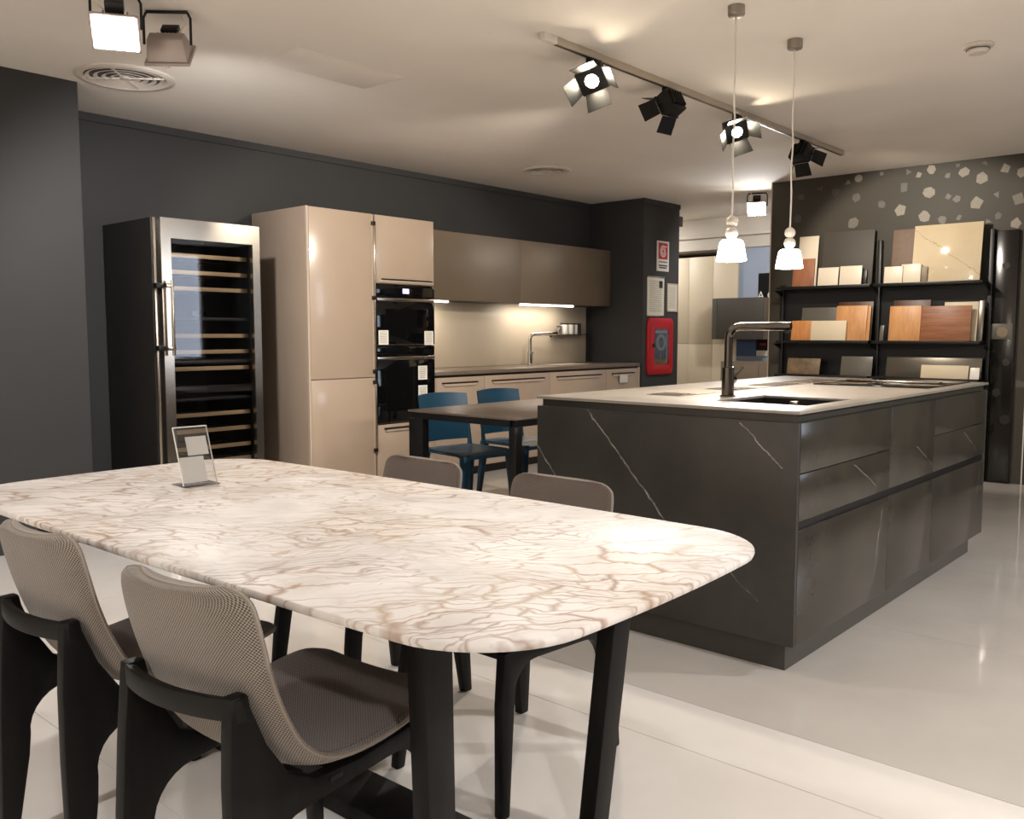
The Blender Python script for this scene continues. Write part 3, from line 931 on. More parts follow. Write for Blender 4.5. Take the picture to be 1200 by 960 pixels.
oven(1.121, 1.588, 1.468, 'compact black oven with blue lit display, above the other oven', True)
oven(0.520, 1.117, 1.020, 'full-height black oven below the compact one', False)
for (x, z, zc_, lb) in ((1.505, 1.180, 0, 'white sticker sheet by the hinge corner of the compact oven'), (1.975, 1.175, 0, 'white sticker sheet by the wall-cupboard corner of the compact oven'),
                        (1.905, 0.900, 0, 'upper white sticker sheet on the full-height oven'), (1.905, 0.745, 0, 'lower white sticker sheet on the full-height oven')):
    s_ = MB().box(x - 0.048, YF - 0.0105, z - 0.055, x + 0.048, YF - 0.0092, z + 0.055).build('oven_sticker', 'sticker')
    tag(s_, lb, 'sticker', 'stickers on the ovens')

# ------------------------------------------------------------------ base units and worktop
YB = 3.977
bx = [2.046, 2.644, 3.538, 4.440, 5.020]
names = ['narrow greige base unit next to the oven housing', 'wide greige base unit between the narrow one and the sink unit', 'wide greige base unit under the rear sink tap', 'greige appliance door with paper card at the pillar end']
for i in range(4):
    a, b_ = bx[i], bx[i + 1]
    t = thing('base_cabinet', names[i], 'base cabinet', ((a + b_) / 2, 4.3, 0), 'greige base units')
    MB().box(a + 0.001, YB + 0.024, 0.075, b_ - 0.001, YW - 0.03, 0.855).build('carcass', 'greige', t)
    dr = MB().box(a + 0.002, YB + 0.003, 0.078, b_ - 0.002, YB + 0.024, 0.848).build('door', 'greige', t, 0.0015)
    MB().box(a + 0.09, YB - 0.012, 0.797, b_ - 0.09, YB + 0.003, 0.809).build('handle', 'black', dr, 0.002)
    MB().prism([(a + 0.12, 0.776), (b_ - 0.12, 0.776), (b_ - 0.09, 0.796), (a + 0.09, 0.796)], 1, YB - 0.008, YB + 0.003).build('handle_lip', 'greige_edge', dr)
o = MB().box(5.021, YB, 0.0, 5.045, YW - 0.03, 0.862).build('end_panel', 'greige_edge', None, 0.001)
tag(o, 'thin greige end panel against the dark pillar', 'panel')
o = MB().box(2.05, 4.035, 0, 5.018, 4.06, 0.074).build('base_unit_plinth', 'black')
tag(o, 'black plinth under the greige base units', 'plinth')
t = thing('kitchen_worktop', 'long brown stone worktop along the kitchen wall', 'worktop', (3.5, 4.3, 0.864))
MB().box(2.046, YB - 0.006, 0.868, 5.044, YW - 0.002, 0.90).build('slab', 'worktop2', t, 0.002)
MB().box(2.046, YB + 0.012, 0.850, 5.02, YB + 0.022, 0.868).build('shadow_gap', 'black', t)
o = MB().box(2.05, YW - 0.024, 0.901, 4.955, YW - 0.002, 1.498).build('splashback', 'splash', None, 0.001)
tag(o, 'pale smooth splashback panel above the kitchen worktop', 'splashback')
t = thing('flush_sink', 'shallow pale sink let into the rear worktop', 'sink', (4.1, 4.27, 0.90))
MB().box(3.86, 4.10, 0.9005, 4.40, 4.44, 0.903).build('rim', 'steel', t, 0.001)
MB().box(3.885, 4.125, 0.9032, 4.375, 4.415, 0.9042).build('bowl', 'greige_edge', t)
o = MB().box(4.655, YB - 0.0135, 0.705, 4.80, YB - 0.0125, 0.785).build('paper_card', 'white_matt')
tag(o, 'white paper card hung on the appliance door handle', 'card')

# wall cupboards
for i, (a, b_, lb) in enumerate(((2.046, 3.560, 'long bronze wall cupboard beside the oven housing'), (3.564, 5.043, 'long bronze wall cupboard against the dark pillar'))):
    t = thing('wall_cupboard', lb, 'wall cupboard', ((a + b_) / 2, 4.5, 1.50), 'bronze wall cupboards')
    MB().box(a, 4.393, 1.506, b_, YW - 0.002, 2.099).build('carcass', 'bronze', t)
    MB().box(a, 4.369, 1.502, b_, 4.392, 2.101).build('flap_door', 'bronze', t, 0.0015)
    MB().box(a + 0.02, 4.40, 1.498, b_ - 0.02, YW - 0.03, 1.506).build('underside', 'black', t)
    l0, l1 = (2.10, 2.62) if i == 0 else (3.60, 4.42)
    MB().box(l0, 4.392, 1.484, l1, 4.414, 1.498).build('led_strip', 'led', t)
    lamp('led_light', 'AREA', P_LED, WARM2, t, ((l0 + l1) / 2, 4.45, 1.482), (0, 0.12, -1), shape='RECTANGLE', size=l1 - l0, size_y=0.05)


def tap(name, mat, label, loc, height, reach, rot):
    t = thing(name, label, 'tap', (0, 0, 0))
    MB().lathe([(0.034, 0), (0.034, 0.004), (0.026, 0.007), (0.026, height * 0.42), (0.021, height * 0.425)], 0, 0, 24).build('base', mat, t)
    r = 0.0175
    pts = [(0, 0, height * 0.40), (0, 0, height - 0.05)]
    for k in range(1, 7):
        a = PI / 2 * k / 6
        pts.append((0.05 - 0.05 * math.cos(a), 0, height - 0.05 + 0.05 * math.sin(a)))
    pts += [(reach, 0, height)]
    MB().tube(pts, r, 16).build('spout', mat, t)
    MB().tube([(reach - 0.018, 0, height - 0.008), (reach - 0.018, 0, height - 0.028)], 0.010, 12).build('nozzle', 'black', t)
    lv = MB().tube([(0.0, 0.018, height * 0.24), (0.0, 0.055, height * 0.24)], 0.019, 16)
    lv.build('lever_hub', mat, t)
    MB().tube([(0.0, 0.046, height * 0.25), (0.035, 0.080, height * 0.42)], 0.006, 10).build('lever', mat, t)
    t.location = loc
    t.rotation_euler = (0, 0, rot)
    return t


tap('kitchen_tap', 'chrome', 'slim chrome kitchen tap on the rear worktop', (3.74, 4.40, 0.90), 0.305, 0.22, math.radians(-50))
# small wall shelf with little things
t = thing('wall_shelf', 'small steel rail shelf on the pale splashback', 'shelf', (4.55, 4.6, 1.20))
MB().box(4.32, 4.53, 1.196, 4.86, YW - 0.024, 1.204).build('board', 'steel', t, 0.001)
MB().box(4.32, YW - 0.030, 1.204, 4.86, YW - 0.024, 1.225).build('rear_lip', 'blackmetal', t)
def pot(x, y, r, h, mat, label, cat, name):
    t = thing(name, label, cat, (x, y, 1.2045))
    MB().lathe([(r * 0.92, 1.2045), (r, 1.210), (r, 1.2045 + h * 0.86), (r * 0.9, 1.2045 + h * 0.88)], x, y, 20).build('jar', mat, t)
    MB().lathe([(r * 0.97, 1.2045 + h * 0.88), (r * 0.97, 1.2045 + h), (0.004, 1.2045 + h)], x, y, 20).build('lid', 'blackmetal', t)
pot(4.42, 4.575, 0.028, 0.085, 'chrome', 'steel lidded jar at the tap end of the little shelf', 'jar', 'storage_jar')
pot(4.50, 4.575, 0.042, 0.115, 'white', 'wide white lidded jar on the little shelf', 'jar', 'storage_jar')
pot(4.60, 4.575, 0.042, 0.115, 'white_matt', 'matt white lidded jar beside the glossy white one', 'jar', 'storage_jar')
pot(4.70, 4.575, 0.022, 0.115, 'white', 'slim white canister between jar and dark canister', 'canister', 'canister')
pot(4.76, 4.575, 0.022, 0.115, 'black', 'slim black canister at the pillar end of the little shelf', 'canister', 'canister')

# ------------------------------------------------------------------ things on the pillar
YP = 3.951
t = thing('hose_sign', 'small white sign with red hose-reel pictogram on the pillar', 'sign', (5.42, YP, 1.88))
MB().box(5.298, YP - 0.006, 1.882, 5.538, YP - 0.001, 2.203).build('plate', 'white_matt', t, 0.001)
MB().box(5.325, YP - 0.0068, 2.010, 5.511, YP - 0.006, 2.185).build('red_field', 'red', t)
g = MB()
def ring(r0, r1, cx, cz, a0=0, a1=360, y0=YP - 0.0078, y1=YP - 0.0068, seg=28):
    n0 = len(g.v)
    m = int(seg * (a1 - a0) / 360)
    for k in range(m + 1):
        a = math.radians(a0 + (a1 - a0) * k / m)
        for (r, y) in ((r0, y0), (r1, y0), (r1, y1), (r0, y1)):
            g.v.append((cx + r * math.cos(a), y, cz + r * math.sin(a)))
    for k in range(m):
        for j in range(4):
            g.f.append((n0 + k * 4 + j, n0 + k * 4 + (j + 1) % 4, n0 + (k + 1) * 4 + (j + 1) % 4, n0 + (k + 1) * 4 + j))
ring(0.052, 0.062, 5.420, 2.095, 60, 340)
ring(0.036, 0.044, 5.420, 2.095)
ring(0.018, 0.026, 5.420, 2.095)
g.box(5.437, YP - 0.0078, 2.140, 5.490, YP - 0.0068, 2.150)
g.build('pictogram', 'white', t)
for k, (z, hh_, wd) in enumerate(((1.975, 0.012, 0.17), (1.935, 0.014, 0.17), (1.912, 0.014, 0.15))):
    MB().box(5.418 - wd / 2, YP - 0.0068, z, 5.418 + wd / 2, YP - 0.006, z + hh_).build('text_line', 's_grey' if k == 0 else 'black', t)
t = thing('wall_notice', 'larger printed notice in clip frame above the hose cabinet', 'notice', (5.28, YP, 1.39))
MB().box(5.118, YP - 0.008, 1.396, 5.447, YP - 0.001, 1.818).build('sheet', 'paper', t, 0.001)
MB().box(5.112, YP - 0.012, 1.806, 5.453, YP - 0.001, 1.820).build('clip_rail', 'steel', t, 0.001)
MB().box(5.112, YP - 0.012, 1.392, 5.453, YP - 0.001, 1.404).build('clip_rail', 'steel', t, 0.001)
MB().box(5.345, YP - 0.0088, 1.70, 5.415, YP - 0.008, 1.775).build('dark_stamp', 'black', t)
t = thing('certificate', 'smaller framed certificate at the outer edge of the pillar', 'certificate', (5.61, YP, 1.45))
MB().box(5.52, YP - 0.007, 1.462, 5.712, YP - 0.001, 1.746).build('sheet', 'paper2', t)
fr = MB()
for q in ((5.505, 1.450, 5.520, 1.758), (5.712, 1.450, 5.727, 1.758), (5.520, 1.450, 5.712, 1.462), (5.520, 1.746, 5.712, 1.758)):
    fr.box(q[0], YP - 0.014, q[1], q[2], YP - 0.001, q[3])
fr.build('frame', 'alu', t, 0.001)


def rrect(x0, z0, x1, z1, r, n=6):
    o = []
    for (cx, cz, a0) in ((x1 - r, z0 + r, -90), (x1 - r, z1 - r, 0), (x0 + r, z1 - r, 90), (x0 + r, z0 + r, 180)):
        for k in range(n + 1):
            a = math.radians(a0 + 90 * k / n)
            o.append((cx + r * math.cos(a), cz + r * math.sin(a)))
    return o


def frame_prism(mb, outer, inner, axis, a, b):
    """ring between two outlines with the same number of points"""
    n0, m = len(mb.v), len(outer)
    def P(p, t_):
        return (t_, p[0], p[1]) if axis == 0 else (p[0], t_, p[1]) if axis == 1 else (p[0], p[1], t_)
    for pl, t_ in ((outer, a), (inner, a), (inner, b), (outer, b)):
        mb.v += [P(p, t_) for p in pl]
    for i in range(m):
        j = (i + 1) % m
        for q in range(4):
            q2 = (q + 1) % 4
            mb.f.append((n0 + q * m + i, n0 + q * m + j, n0 + q2 * m + j, n0 + q2 * m + i))
    return mb


t = thing('fire_hose_cabinet', 'red fire hose cabinet with glazed front on the dark pillar', 'hose cabinet', (5.37, YP, 0.77))
frame_prism(MB(), rrect(5.112, 0.772, 5.622, 1.378, 0.06), rrect(5.250, 0.872, 5.535, 1.262, 0.012), 1, YP - 0.024, YP - 0.001).build('door', 'red', t, 0.003)
frame_prism(MB(), rrect(5.150, 0.815, 5.585, 1.335, 0.03), rrect(5.165, 0.83, 5.57, 1.32, 0.025), 1, YP - 0.028, YP - 0.024).build('raised_rib', 'red', t)
MB().box(5.245, YP - 0.004, 0.868, 5.540, YP - 0.001, 1.266).build('niche', 'black', t)
MB().box(5.250, YP - 0.022, 0.872, 5.535, YP - 0.0205, 1.262).build('glass_pane', 'acrylic', t)
g = MB()
ring(0.062, 0.090, 5.392, 1.115, 0, 360, YP - 0.019, YP - 0.005)
g.build('hose_coil', 'white_matt', t)
g = MB()
ring(0.0, 0.03, 5.392, 1.115, 0, 360, YP - 0.019, YP - 0.005)
g.build('reel_hub', 'steel', t)
MB().tube([(5.392, YP - 0.012, 1.02), (5.385, YP - 0.012, 0.93), (5.392, YP - 0.012, 0.885)], [0.006, 0.007, 0.008], 12).build('nozzle', 's_oak', t)
MB().box(5.275, YP - 0.019, 1.215, 5.51, YP - 0.012, 1.245).build('label_plate', 'white_matt', t)
MB().box(5.492, YP - 0.019, 0.885, 5.510, YP - 0.014, 1.20).build('instruction_strip', 'white_matt', t)
MB().box(5.262, YP - 0.018, 0.875, 5.488, YP - 0.010, 0.930).build('lower_plate', 's_oak', t)
MB().tube([(5.222, YP - 0.032, 1.085), (5.222, YP - 0.024, 1.085)], 0.022, 16).build('lock', 'black', t)
t = thing('exit_sign_box', 'small dark maroon sign box sticking out from the pillar', 'sign', (5.83, 4.02, 2.40))
MB().box(5.757, 3.985, 2.400, 5.885, 4.012, 2.510).build('box', 'darkred', t, 0.003)
MB().box(5.770, 3.981, 2.412, 5.873, 3.985, 2.498).build('face', 's_dark', t)

# ------------------------------------------------------------------ far room
t = thing('wardrobe', 'pale tall wardrobe wall seen past the dark pillar', 'wardrobe', (7.3, 4.6, 0))
MB().box(7.022, 3.88, 0.08, 7.6, 5.90, 2.16).build('carcass', 'wall_light', t)
MB().box(7.05, 3.90, 0.0, 7.6, 5.90, 0.08).build('plinth', 'wall_light', t)
ybs = [3.88, 4.21, 4.55, 4.90, 5.24, 5.58, 5.90]
for i in range(6):
    MB().box(7.0, ybs[i] + 0.002, 1.085, 7.022, ybs[i + 1] - 0.002, 2.16).build('upper_door', 's_cream', t, 0.001)
    MB().box(7.0, ybs[i] + 0.002, 0.085, 7.022, ybs[i + 1] - 0.002, 1.080).build('lower_door', 's_cream', t, 0.001)
struct(MB().box(7.03, 2.3, 0, 7.12, 3.878, 2.24).build('wall_partition', 'wall_blue'), 'blue-grey partition beside the wardrobe')
t = thing('dark_wall_unit', 'dark brown hanging cupboard in the far room', 'wall cupboard', (6.9, 3.75, 1.14))
MB().box(6.772, 3.42, 1.145, 6.998, 4.08, 1.630).build('carcass', 'bronze', t)
MB().box(6.75, 3.42, 1.143, 6.771, 4.012, 1.632).build('door', 's_dark', t, 0.002)
MB().box(6.75, 4.018, 1.143, 6.771, 4.08, 1.632).build('side_door', 's_grey', t, 0.002)
MB().box(6.998, 3.42, 1.20, 7.03, 3.87, 1.60).build('mounting_rail', 'blackmetal', t)
t = thing('lettered_poster', 'black poster with large white letters on the blue-grey partition', 'poster', (7.02, 3.45, 1.15))
MB().box(7.018, 3.26, 1.17, 7.029, 3.62, 1.925).build('board', 'black', t)
rz = (PI / 2, 0, -PI / 2)
text_part('lettering', 'A C', 0.13, 'white', t, (7.0165, 3.52, 1.66), rz)
text_part('lettering', 'I O', 0.30, 'white', t, (7.0165, 3.57, 1.50), rz)
text_part('lettering', 'V I', 0.20, 'white', t, (7.0165, 3.55, 1.28), rz)
o = MB().box(7.010, 3.635, 0.94, 7.029, 3.878, 1.18).build('blue_panel', simple('blue_sample', rgb(72, 92, 128), 0.5))
tag(o, 'plain blue panel beneath the dark hanging cupboard', 'panel')
t = thing('small_picture', 'small black print with red mark and white mount', 'picture', (7.02, 3.53, 0.94))
MB().box(7.014, 3.42, 0.945, 7.029, 3.625, 1.168).build('mount', 'white_matt', t)
MB().box(7.012, 3.42, 1.01, 7.014, 3.625, 1.165).build('print', 'black', t)
MB().box(7.0112, 3.50, 1.075, 7.012, 3.575, 1.095).build('red_mark', 'red', t)
t = thing('low_cabinet', 'low taupe cabinet at the foot of the blue-grey partition', 'cabinet', (6.8, 3.4, 0))
MB().box(6.60, 2.9, 0.06, 7.028, 3.86, 0.885).build('body', 's_taupe', t)
for (a, b_) in ((2.902, 3.378), (3.382, 3.858)):
    MB().box(6.58, a, 0.07, 6.60, b_, 0.88).build('door', 's_taupe', t, 0.002)
MB().box(6.64, 2.92, 0, 7.02, 3.84, 0.06).build('plinth', 'black', t)

# ------------------------------------------------------------------ sample shelving
SX = 4.85
t = thing('sample_shelving', 'black two-bay wall shelving holding material samples', 'shelving', (4.96, 1.5, 0))
MB().box(XR - 0.012, 0.62, 0.0, XR - 0.002, 2.40, 1.62).build('back_panel', 'black', t)
for (y, zt) in ((2.395, 1.66), (1.515, 2.015), (0.632, 2.045)):
    MB().box(XR - 0.060, y - 0.016, 0.0, XR - 0.013, y + 0.016, zt).build('upright', 'blackmetal', t, 0.002)
    for z in (1.60, 1.115, 0.81, 0.40):
        MB().prism([(SX + 0.01, z), (XR - 0.06, z - 0.05), (XR - 0.06, z + 0.005), (SX + 0.01, z + 0.005)], 1, y - 0.003, y + 0.003).build('bracket', 'blackmetal', t)
for z in (1.635, 1.150, 0.842, 0.43):
    for (a, b_) in ((1.528, 2.372), (0.650, 1.502)):
        MB().box(SX, a, z - 0.026, XR - 0.014, b_, z).build('shelf', 'blackmetal', t, 0.002)


def sample(y0, y1, zb, zt, mat, label, xb=4.90, lean=0.05, th=0.012, name='material_sample', group='material samples on the shelves'):
    """board standing on a shelf and leaning back"""
    m = MB()
    xt = xb + lean
    m.hexa([(xb, y0, zb), (xb + th, y0, zb), (xb + th, y1, zb), (xb, y1, zb)],
           [(xt, y0, zt), (xt + th, y0, zt), (xt + th, y1, zt), (xt, y1, zt)])
    o = m.build(name, mat, None, 0.001)
    return tag(o, label, 'sample', group)


t = thing('dark_strip', 'tall glossy dark strip beside the sample shelving', 'panel', (5.06, 0.525, 0))  # near-black glossy strip over the wall covering, with fainter chips
MB().box(XR - 0.030, 0.445, 0.012, XR - 0.002, 0.606, 2.030).build('board', simple('strip_dark', rgb(26, 23, 20), 0.18, var=0.1), t, 0.002)
MB().box(XR - 0.034, 0.440, 0.0, XR - 0.002, 0.611, 0.012).build('strip_base', 'blackmetal', t)
for (y, z, r) in ((0.56, 0.735, 0.035), (0.49, 0.52, 0.042), (0.53, 1.75, 0.03), (0.50, 0.98, 0.03)):
    MB().prism([(y + r * math.cos(a), z + r * math.sin(a)) for a in (0.2, 1.3, 2.2, 3.4, 4.6, 5.5)], 0, XR - 0.0306, XR - 0.030).build('stone_chip', simple('strip_chip', rgb(44, 40, 35), 0.3), t)
t = thing('stone_square', 'small square with one pale stone on the dark strip', 'sample', (5.05, 0.54, 1.165))  # lighter square with one stone, set on the dark strip
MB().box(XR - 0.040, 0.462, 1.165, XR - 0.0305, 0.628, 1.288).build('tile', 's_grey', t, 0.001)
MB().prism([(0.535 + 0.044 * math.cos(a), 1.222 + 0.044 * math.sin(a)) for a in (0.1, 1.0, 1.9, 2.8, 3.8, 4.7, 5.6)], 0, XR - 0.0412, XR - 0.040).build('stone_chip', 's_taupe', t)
Z1, Z2, Z3 = 1.6355, 1.1505, 0.8425
sample(2.045, 2.225, Z1, 2.09, 's_white', 'off-white panel standing behind the reddish wood sample', 4.945, 0.05)
sample(2.055, 2.255, Z1, 1.885, 's_wood_red', 'reddish wood sample on the top shelf', 4.915, 0.028)
sample(1.556, 2.005, Z1, 2.115, 's_dark', 'large dark grey panel behind two white square tiles', 4.965, 0.05)
sample(1.825, 2.008, Z1, 1.795, 's_white', 'white square tile next to the reddish wood sample', 4.895, 0.02)
sample(1.620, 1.812, Z1, 1.80, 's_white', 'white square tile next to the shelving upright', 4.895, 0.02)
sample(1.590, 1.640, Z1, 1.765, 'black', 'narrow black tile peeping out behind a white one', 4.93, 0.015)
sample(1.205, 1.395, Z1, 2.09, 's_brown', 'tall brown textured panel beside the polished cream slab', 4.955, 0.05)
sample(0.690, 1.215, Z1, 2.108, 's_polished', 'large polished cream slab with a thin vein', 4.925, 0.06)
sample(1.275, 1.425, Z1, 1.775, 's_white', 'small white tile in front of the brown panel', 4.885, 0.012)
sample(1.134, 1.290, Z1, 1.79, 's_white', 'small white tile in front of the polished cream slab', 4.900, 0.012, 0.010)
sample(1.085, 1.150, Z1, 1.765, 's_taupe', 'narrow taupe tile behind a small white one', 4.913, 0.008, 0.008)
sample(2.058, 2.239, Z2, 1.327, 's_oak2', 'honey wood sample at the end of the middle shelf', 4.885, 0.02)
sample(1.737, 2.056, Z2, 1.325, 's_cream', 'cream board beside the honey wood sample', 4.885, 0.02)
sample(1.840, 2.180, Z2, 1.445, 's_grey', 'grey glassy panel behind the cream board', 4.95, 0.04)
sample(1.575, 1.845, Z2, 1.455, 's_oak', 'upright oak sample in front of a dark-edged one', 4.915, 0.04)
sample(1.545, 1.572, Z2, 1.452, 's_oak', 'narrow oak strip against the middle upright', 4.915, 0.04)
sample(1.540, 1.842, Z2, 1.49, 's_darkwood', 'dark wood panel behind the upright oak sample', 4.948, 0.045)
sample(1.118, 1.372, Z2, 1.442, 's_oak', 'wide oak sample with upright grain beside walnut', 4.885, 0.03)
sample(0.733, 1.116, Z2, 1.437, 's_walnut', 'wide walnut sample with level grain', 4.885, 0.03)
sample(1.065, 1.365, Z2, 1.492, 's_darkwood', 'dark wood panel behind the wide oak sample', 4.935, 0.045)
sample(0.700, 0.957, Z2, 1.468, 's_cream', 'cream panel behind the walnut sample', 4.935, 0.045)
sample(0.655, 0.695, Z2, 1.475, 's_steel', 'narrow metal strip at the end of the middle shelf', 4.935, 0.045)
sample(1.430, 1.462, Z2, 1.28, 's_grey', 'small grey strip by the middle upright', 4.93, 0.02)
sample(1.972, 2.278, Z3, 0.986, 's_stone', 'brown mottled stone sample on the lower shelf', 4.90, 0.03)
sample(1.508, 1.780, Z3, 1.010, 's_grey', 'grey board on the lower shelf by the upright', 4.90, 0.03)
sample(0.655, 1.405, Z3, 1.015, 's_steel', 'wide brushed metal sheet on the lower shelf', 4.95, 0.03)
sample(0.735, 1.100, Z3, 0.950, 's_cream', 'low cream board in front of the metal sheet', 4.89, 0.02)
sample(0.655, 0.725, Z3, 0.935, 'white', 'glossy white tile beside the low cream board', 4.89, 0.02)

# ------------------------------------------------------------------ island
H, LX, LY = 0.943, 2.448, 1.176
t = thing('island_worktop', 'large grey stone island worktop with sink cut-out', 'worktop', (1.2, 0.6, H - 0.012))
wt = MB()
gx = [0.0, 0.257, 0.70, LX]
gy = [0.0, 0.085, 0.470, LY]
n0 = {}
for kz, z in enumerate((H - 0.012, H)):
    for i, x in enumerate(gx):
        for j, y in enumerate(gy):
            n0[(i, j, kz)] = len(wt.v)
            wt.v.append((x, y, z))
for i in range(3):
    for j in range(3):
        if (i, j) == (1, 1):
            continue
        wt.f.append((n0[i, j, 1], n0[i + 1, j, 1], n0[i + 1, j + 1, 1], n0[i, j + 1, 1]))
        wt.f.append((n0[i, j, 0], n0[i, j + 1, 0], n0[i + 1, j + 1, 0], n0[i + 1, j, 0]))
for (a, b_) in [((i, 0), (i + 1, 0)) for i in range(3)] + [((3, j), (3, j + 1)) for j in range(3)] + [((i + 1, 3), (i, 3)) for i in range(3)] + [((0, j + 1), (0, j)) for j in range(3)] + [((1, 1), (1, 2)), ((1, 2), (2, 2)), ((2, 2), (2, 1)), ((2, 1), (1, 1))]:
    wt.f.append((n0[a + (0,)], n0[b_ + (0,)], n0[b_ + (1,)], n0[a + (1,)]))
wt.build('slab', 'worktop', t, 0.0015)
o = MB().box(0.02, 0.02, 0.901, 0.245, LY - 0.02, H - 0.0125).box(0.72, 0.02, 0.901, LX - 0.02, LY - 0.02, H - 0.0125).box(0.245, 0.02, 0.901, 0.72, 0.07, H - 0.0125).box(0.245, 0.49, 0.901, 0.72, LY - 0.02, H - 0.0125)
o.build('support_band', 'island_dark', t)
t = thing('island_sink', 'dark rectangular undermount sink in the island', 'sink', (0.48, 0.28, 0.74))
s_ = MB()
s_.box(0.250, 0.078, 0.745, 0.257, 0.477, H - 0.013).box(0.70, 0.078, 0.745, 0.707, 0.477, H - 0.013).box(0.257, 0.078, 0.745, 0.70, 0.085, H - 0.013).box(0.257, 0.470, 0.745, 0.70, 0.477, H - 0.013)
s_.box(0.250, 0.078, 0.740, 0.707, 0.477, 0.745)
s_.build('basin', 'black', t)
MB().lathe([(0.045, 0.7455), (0.045, 0.749), (0.030, 0.750), (0.001, 0.748)], 0.478, 0.28, 24).build('drain', 'chrome', t)
MB().box(0.66, 0.30, 0.90, 0.699, 0.335, 0.925).build('overflow_cap', 'steel', t, 0.003)
tap('island_tap', 'gunmetal', 'tall dark chrome L-shaped tap beside the island sink', (0.494, 0.535, H + 0.0005), 0.295, 0.262, math.radians(-84))
t = thing('accessory_channel', 'sunken accessory channel with slotted black inserts', 'channel', (1.3, 0.78, H))
MB().box(0.37, 0.690, H + 0.0003, 2.15, 0.860, H + 0.002).build('channel_floor', 's_taupe', t)
for (a, b_) in ((0.375, 0.52), (0.86, 1.10), (1.30, 1.62), (1.70, 2.10)):
    MB().box(a, 0.70, H + 0.002, b_, 0.85, H + 0.0035).build('tray', 's_dark', t)
    k = 0
    x = a + 0.012
    while x < b_ - 0.02:
        MB().box(x, 0.71, H + 0.0035, x + 0.012, 0.84, H + 0.006).build('slat', 'black' if k % 2 else 's_taupe', t)
        x += 0.03
        k += 1
t = thing('induction_hob', 'black glass hob with central downdraft vent', 'hob', (1.98, 0.38, H))
MB().box(1.62, 0.070, H + 0.0003, 2.36, 0.64, H + 0.006).build('glass', 'blackgloss', t, 0.002)
MB().box(1.945, 0.10, H + 0.006, 2.035, 0.61, H + 0.010).build('vent_frame', 'blackmetal', t, 0.001)
MB().box(1.957, 0.115, H + 0.010, 2.023, 0.595, H + 0.016).build('vent_cover', 'steel', t, 0.002)

o = MB().box(0.0025, 0.003, 0.110, 0.0195, LY - 0.003, 0.901).build('island_end_panel', 'island_side', None, 0.001)
tag(o, 'wide dark stone end panel of the island with white veins', 'panel')
# object space of the panel starts at its base centre: shift so that the veins read world heights
for v in o.data.vertices:
    v.co += Vector(o.location)
o.location = (0, 0, 0)
o = MB().box(LX - 0.0195, 0.003, 0.110, LX - 0.0025, LY - 0.003, 0.901).build('island_end_panel', 'island_dark', None, 0.001)
tag(o, 'dark end panel of the island facing the sample shelves', 'panel')
o = MB().box(0.02, LY - 0.02, 0.110, LX - 0.02, LY - 0.003, 0.901).build('island_rear_panel', 'island_dark', None, 0.001)
tag(o, 'dark rear panel of the island facing the snack table', 'panel')
ux = [0.021, 0.926, 1.524, LX - 0.021]
ulab = ['island drawer unit with two shallow veined drawers over a deep one', 'middle island unit with one deep front over another', 'island drawer unit at the shelving end with a thin drawer line']
for i in range(3):
    a, b_ = ux[i], ux[i + 1]
    t = thing('island_cabinet', ulab[i], 'cabinet', ((a + b_) / 2, 0.5, 0.0), 'island units')
    cz = 0.735 if i == 0 else 0.90
    MB().box(a, 0.026, 0.112, b_, LY - 0.022, cz).build('carcass', 'black', t)
    zs = {0: ((0.724, 0.900), (0.554, 0.720)), 1: ((0.554, 0.900),), 2: ((0.728, 0.900), (0.554, 0.725))}[i]
    for (z0, z1) in zs + ((0.112, 0.522),):
        q = MB().box(a + 0.0015, 0.003, z0, b_ - 0.0015, 0.024, z1).build('drawer', 'island_front', t, 0.0012)
        if z1 < 0.56 or z0 > 0.5:
            pass
    MB().box(a, 0.012, 0.522, b_, 0.027, 0.554).build('grip_recess', 'blackmetal', t)
o = MB()
TI = 0.055
o.box(TI, TI, 0, LX - TI, TI + 0.016, 0.110).box(TI, TI + 0.016, 0, TI + 0.016, LY - TI, 0.110).box(LX - TI - 0.016, TI + .016, 0, LX - TI, LY - TI, 0.110).box(TI + .016, LY - TI - 0.016, 0, LX - TI - .016, LY - TI, 0.110)
o = o.build('island_plinth', 'island_dark')
tag(o, 'dark grey recessed plinth around the island foot', 'plinth')

# ------------------------------------------------------------------ snack table and blue chairs
t = thing('snack_table', 'dark stone-topped table with black frame behind the island', 'table', (1.5, 2.33, 0))
MB().box(0.68, 1.89, 0.738, 2.50, 2.765, 0.75).build('top', 'table_top', t, 0.0015)
MB().box(0.70, 1.90, 0.700, 2.48, 1.94, 0.738).box(0.70, 2.715, 0.700, 2.48, 2.755, 0.738).box(0.685, 1.94, 0.700, 0.74, 2.715, 0.738).box(2.44, 1.94, 0.700, 2.495, 2.715, 0.738).build('apron', 'black', t)
for (x, y) in ((0.683, 1.895), (2.42, 1.895)):
    MB().box(x, y, 0, x + 0.052, y + 0.052, 0.70).build('leg', 'black', t, 0.002)
for (x, y) in ((0.683, 2.64), (2.42, 2.64)):
    MB().box(x, y, 0, x + 0.052, y + 0.12, 0.70).build('leg', 'black', t, 0.002)


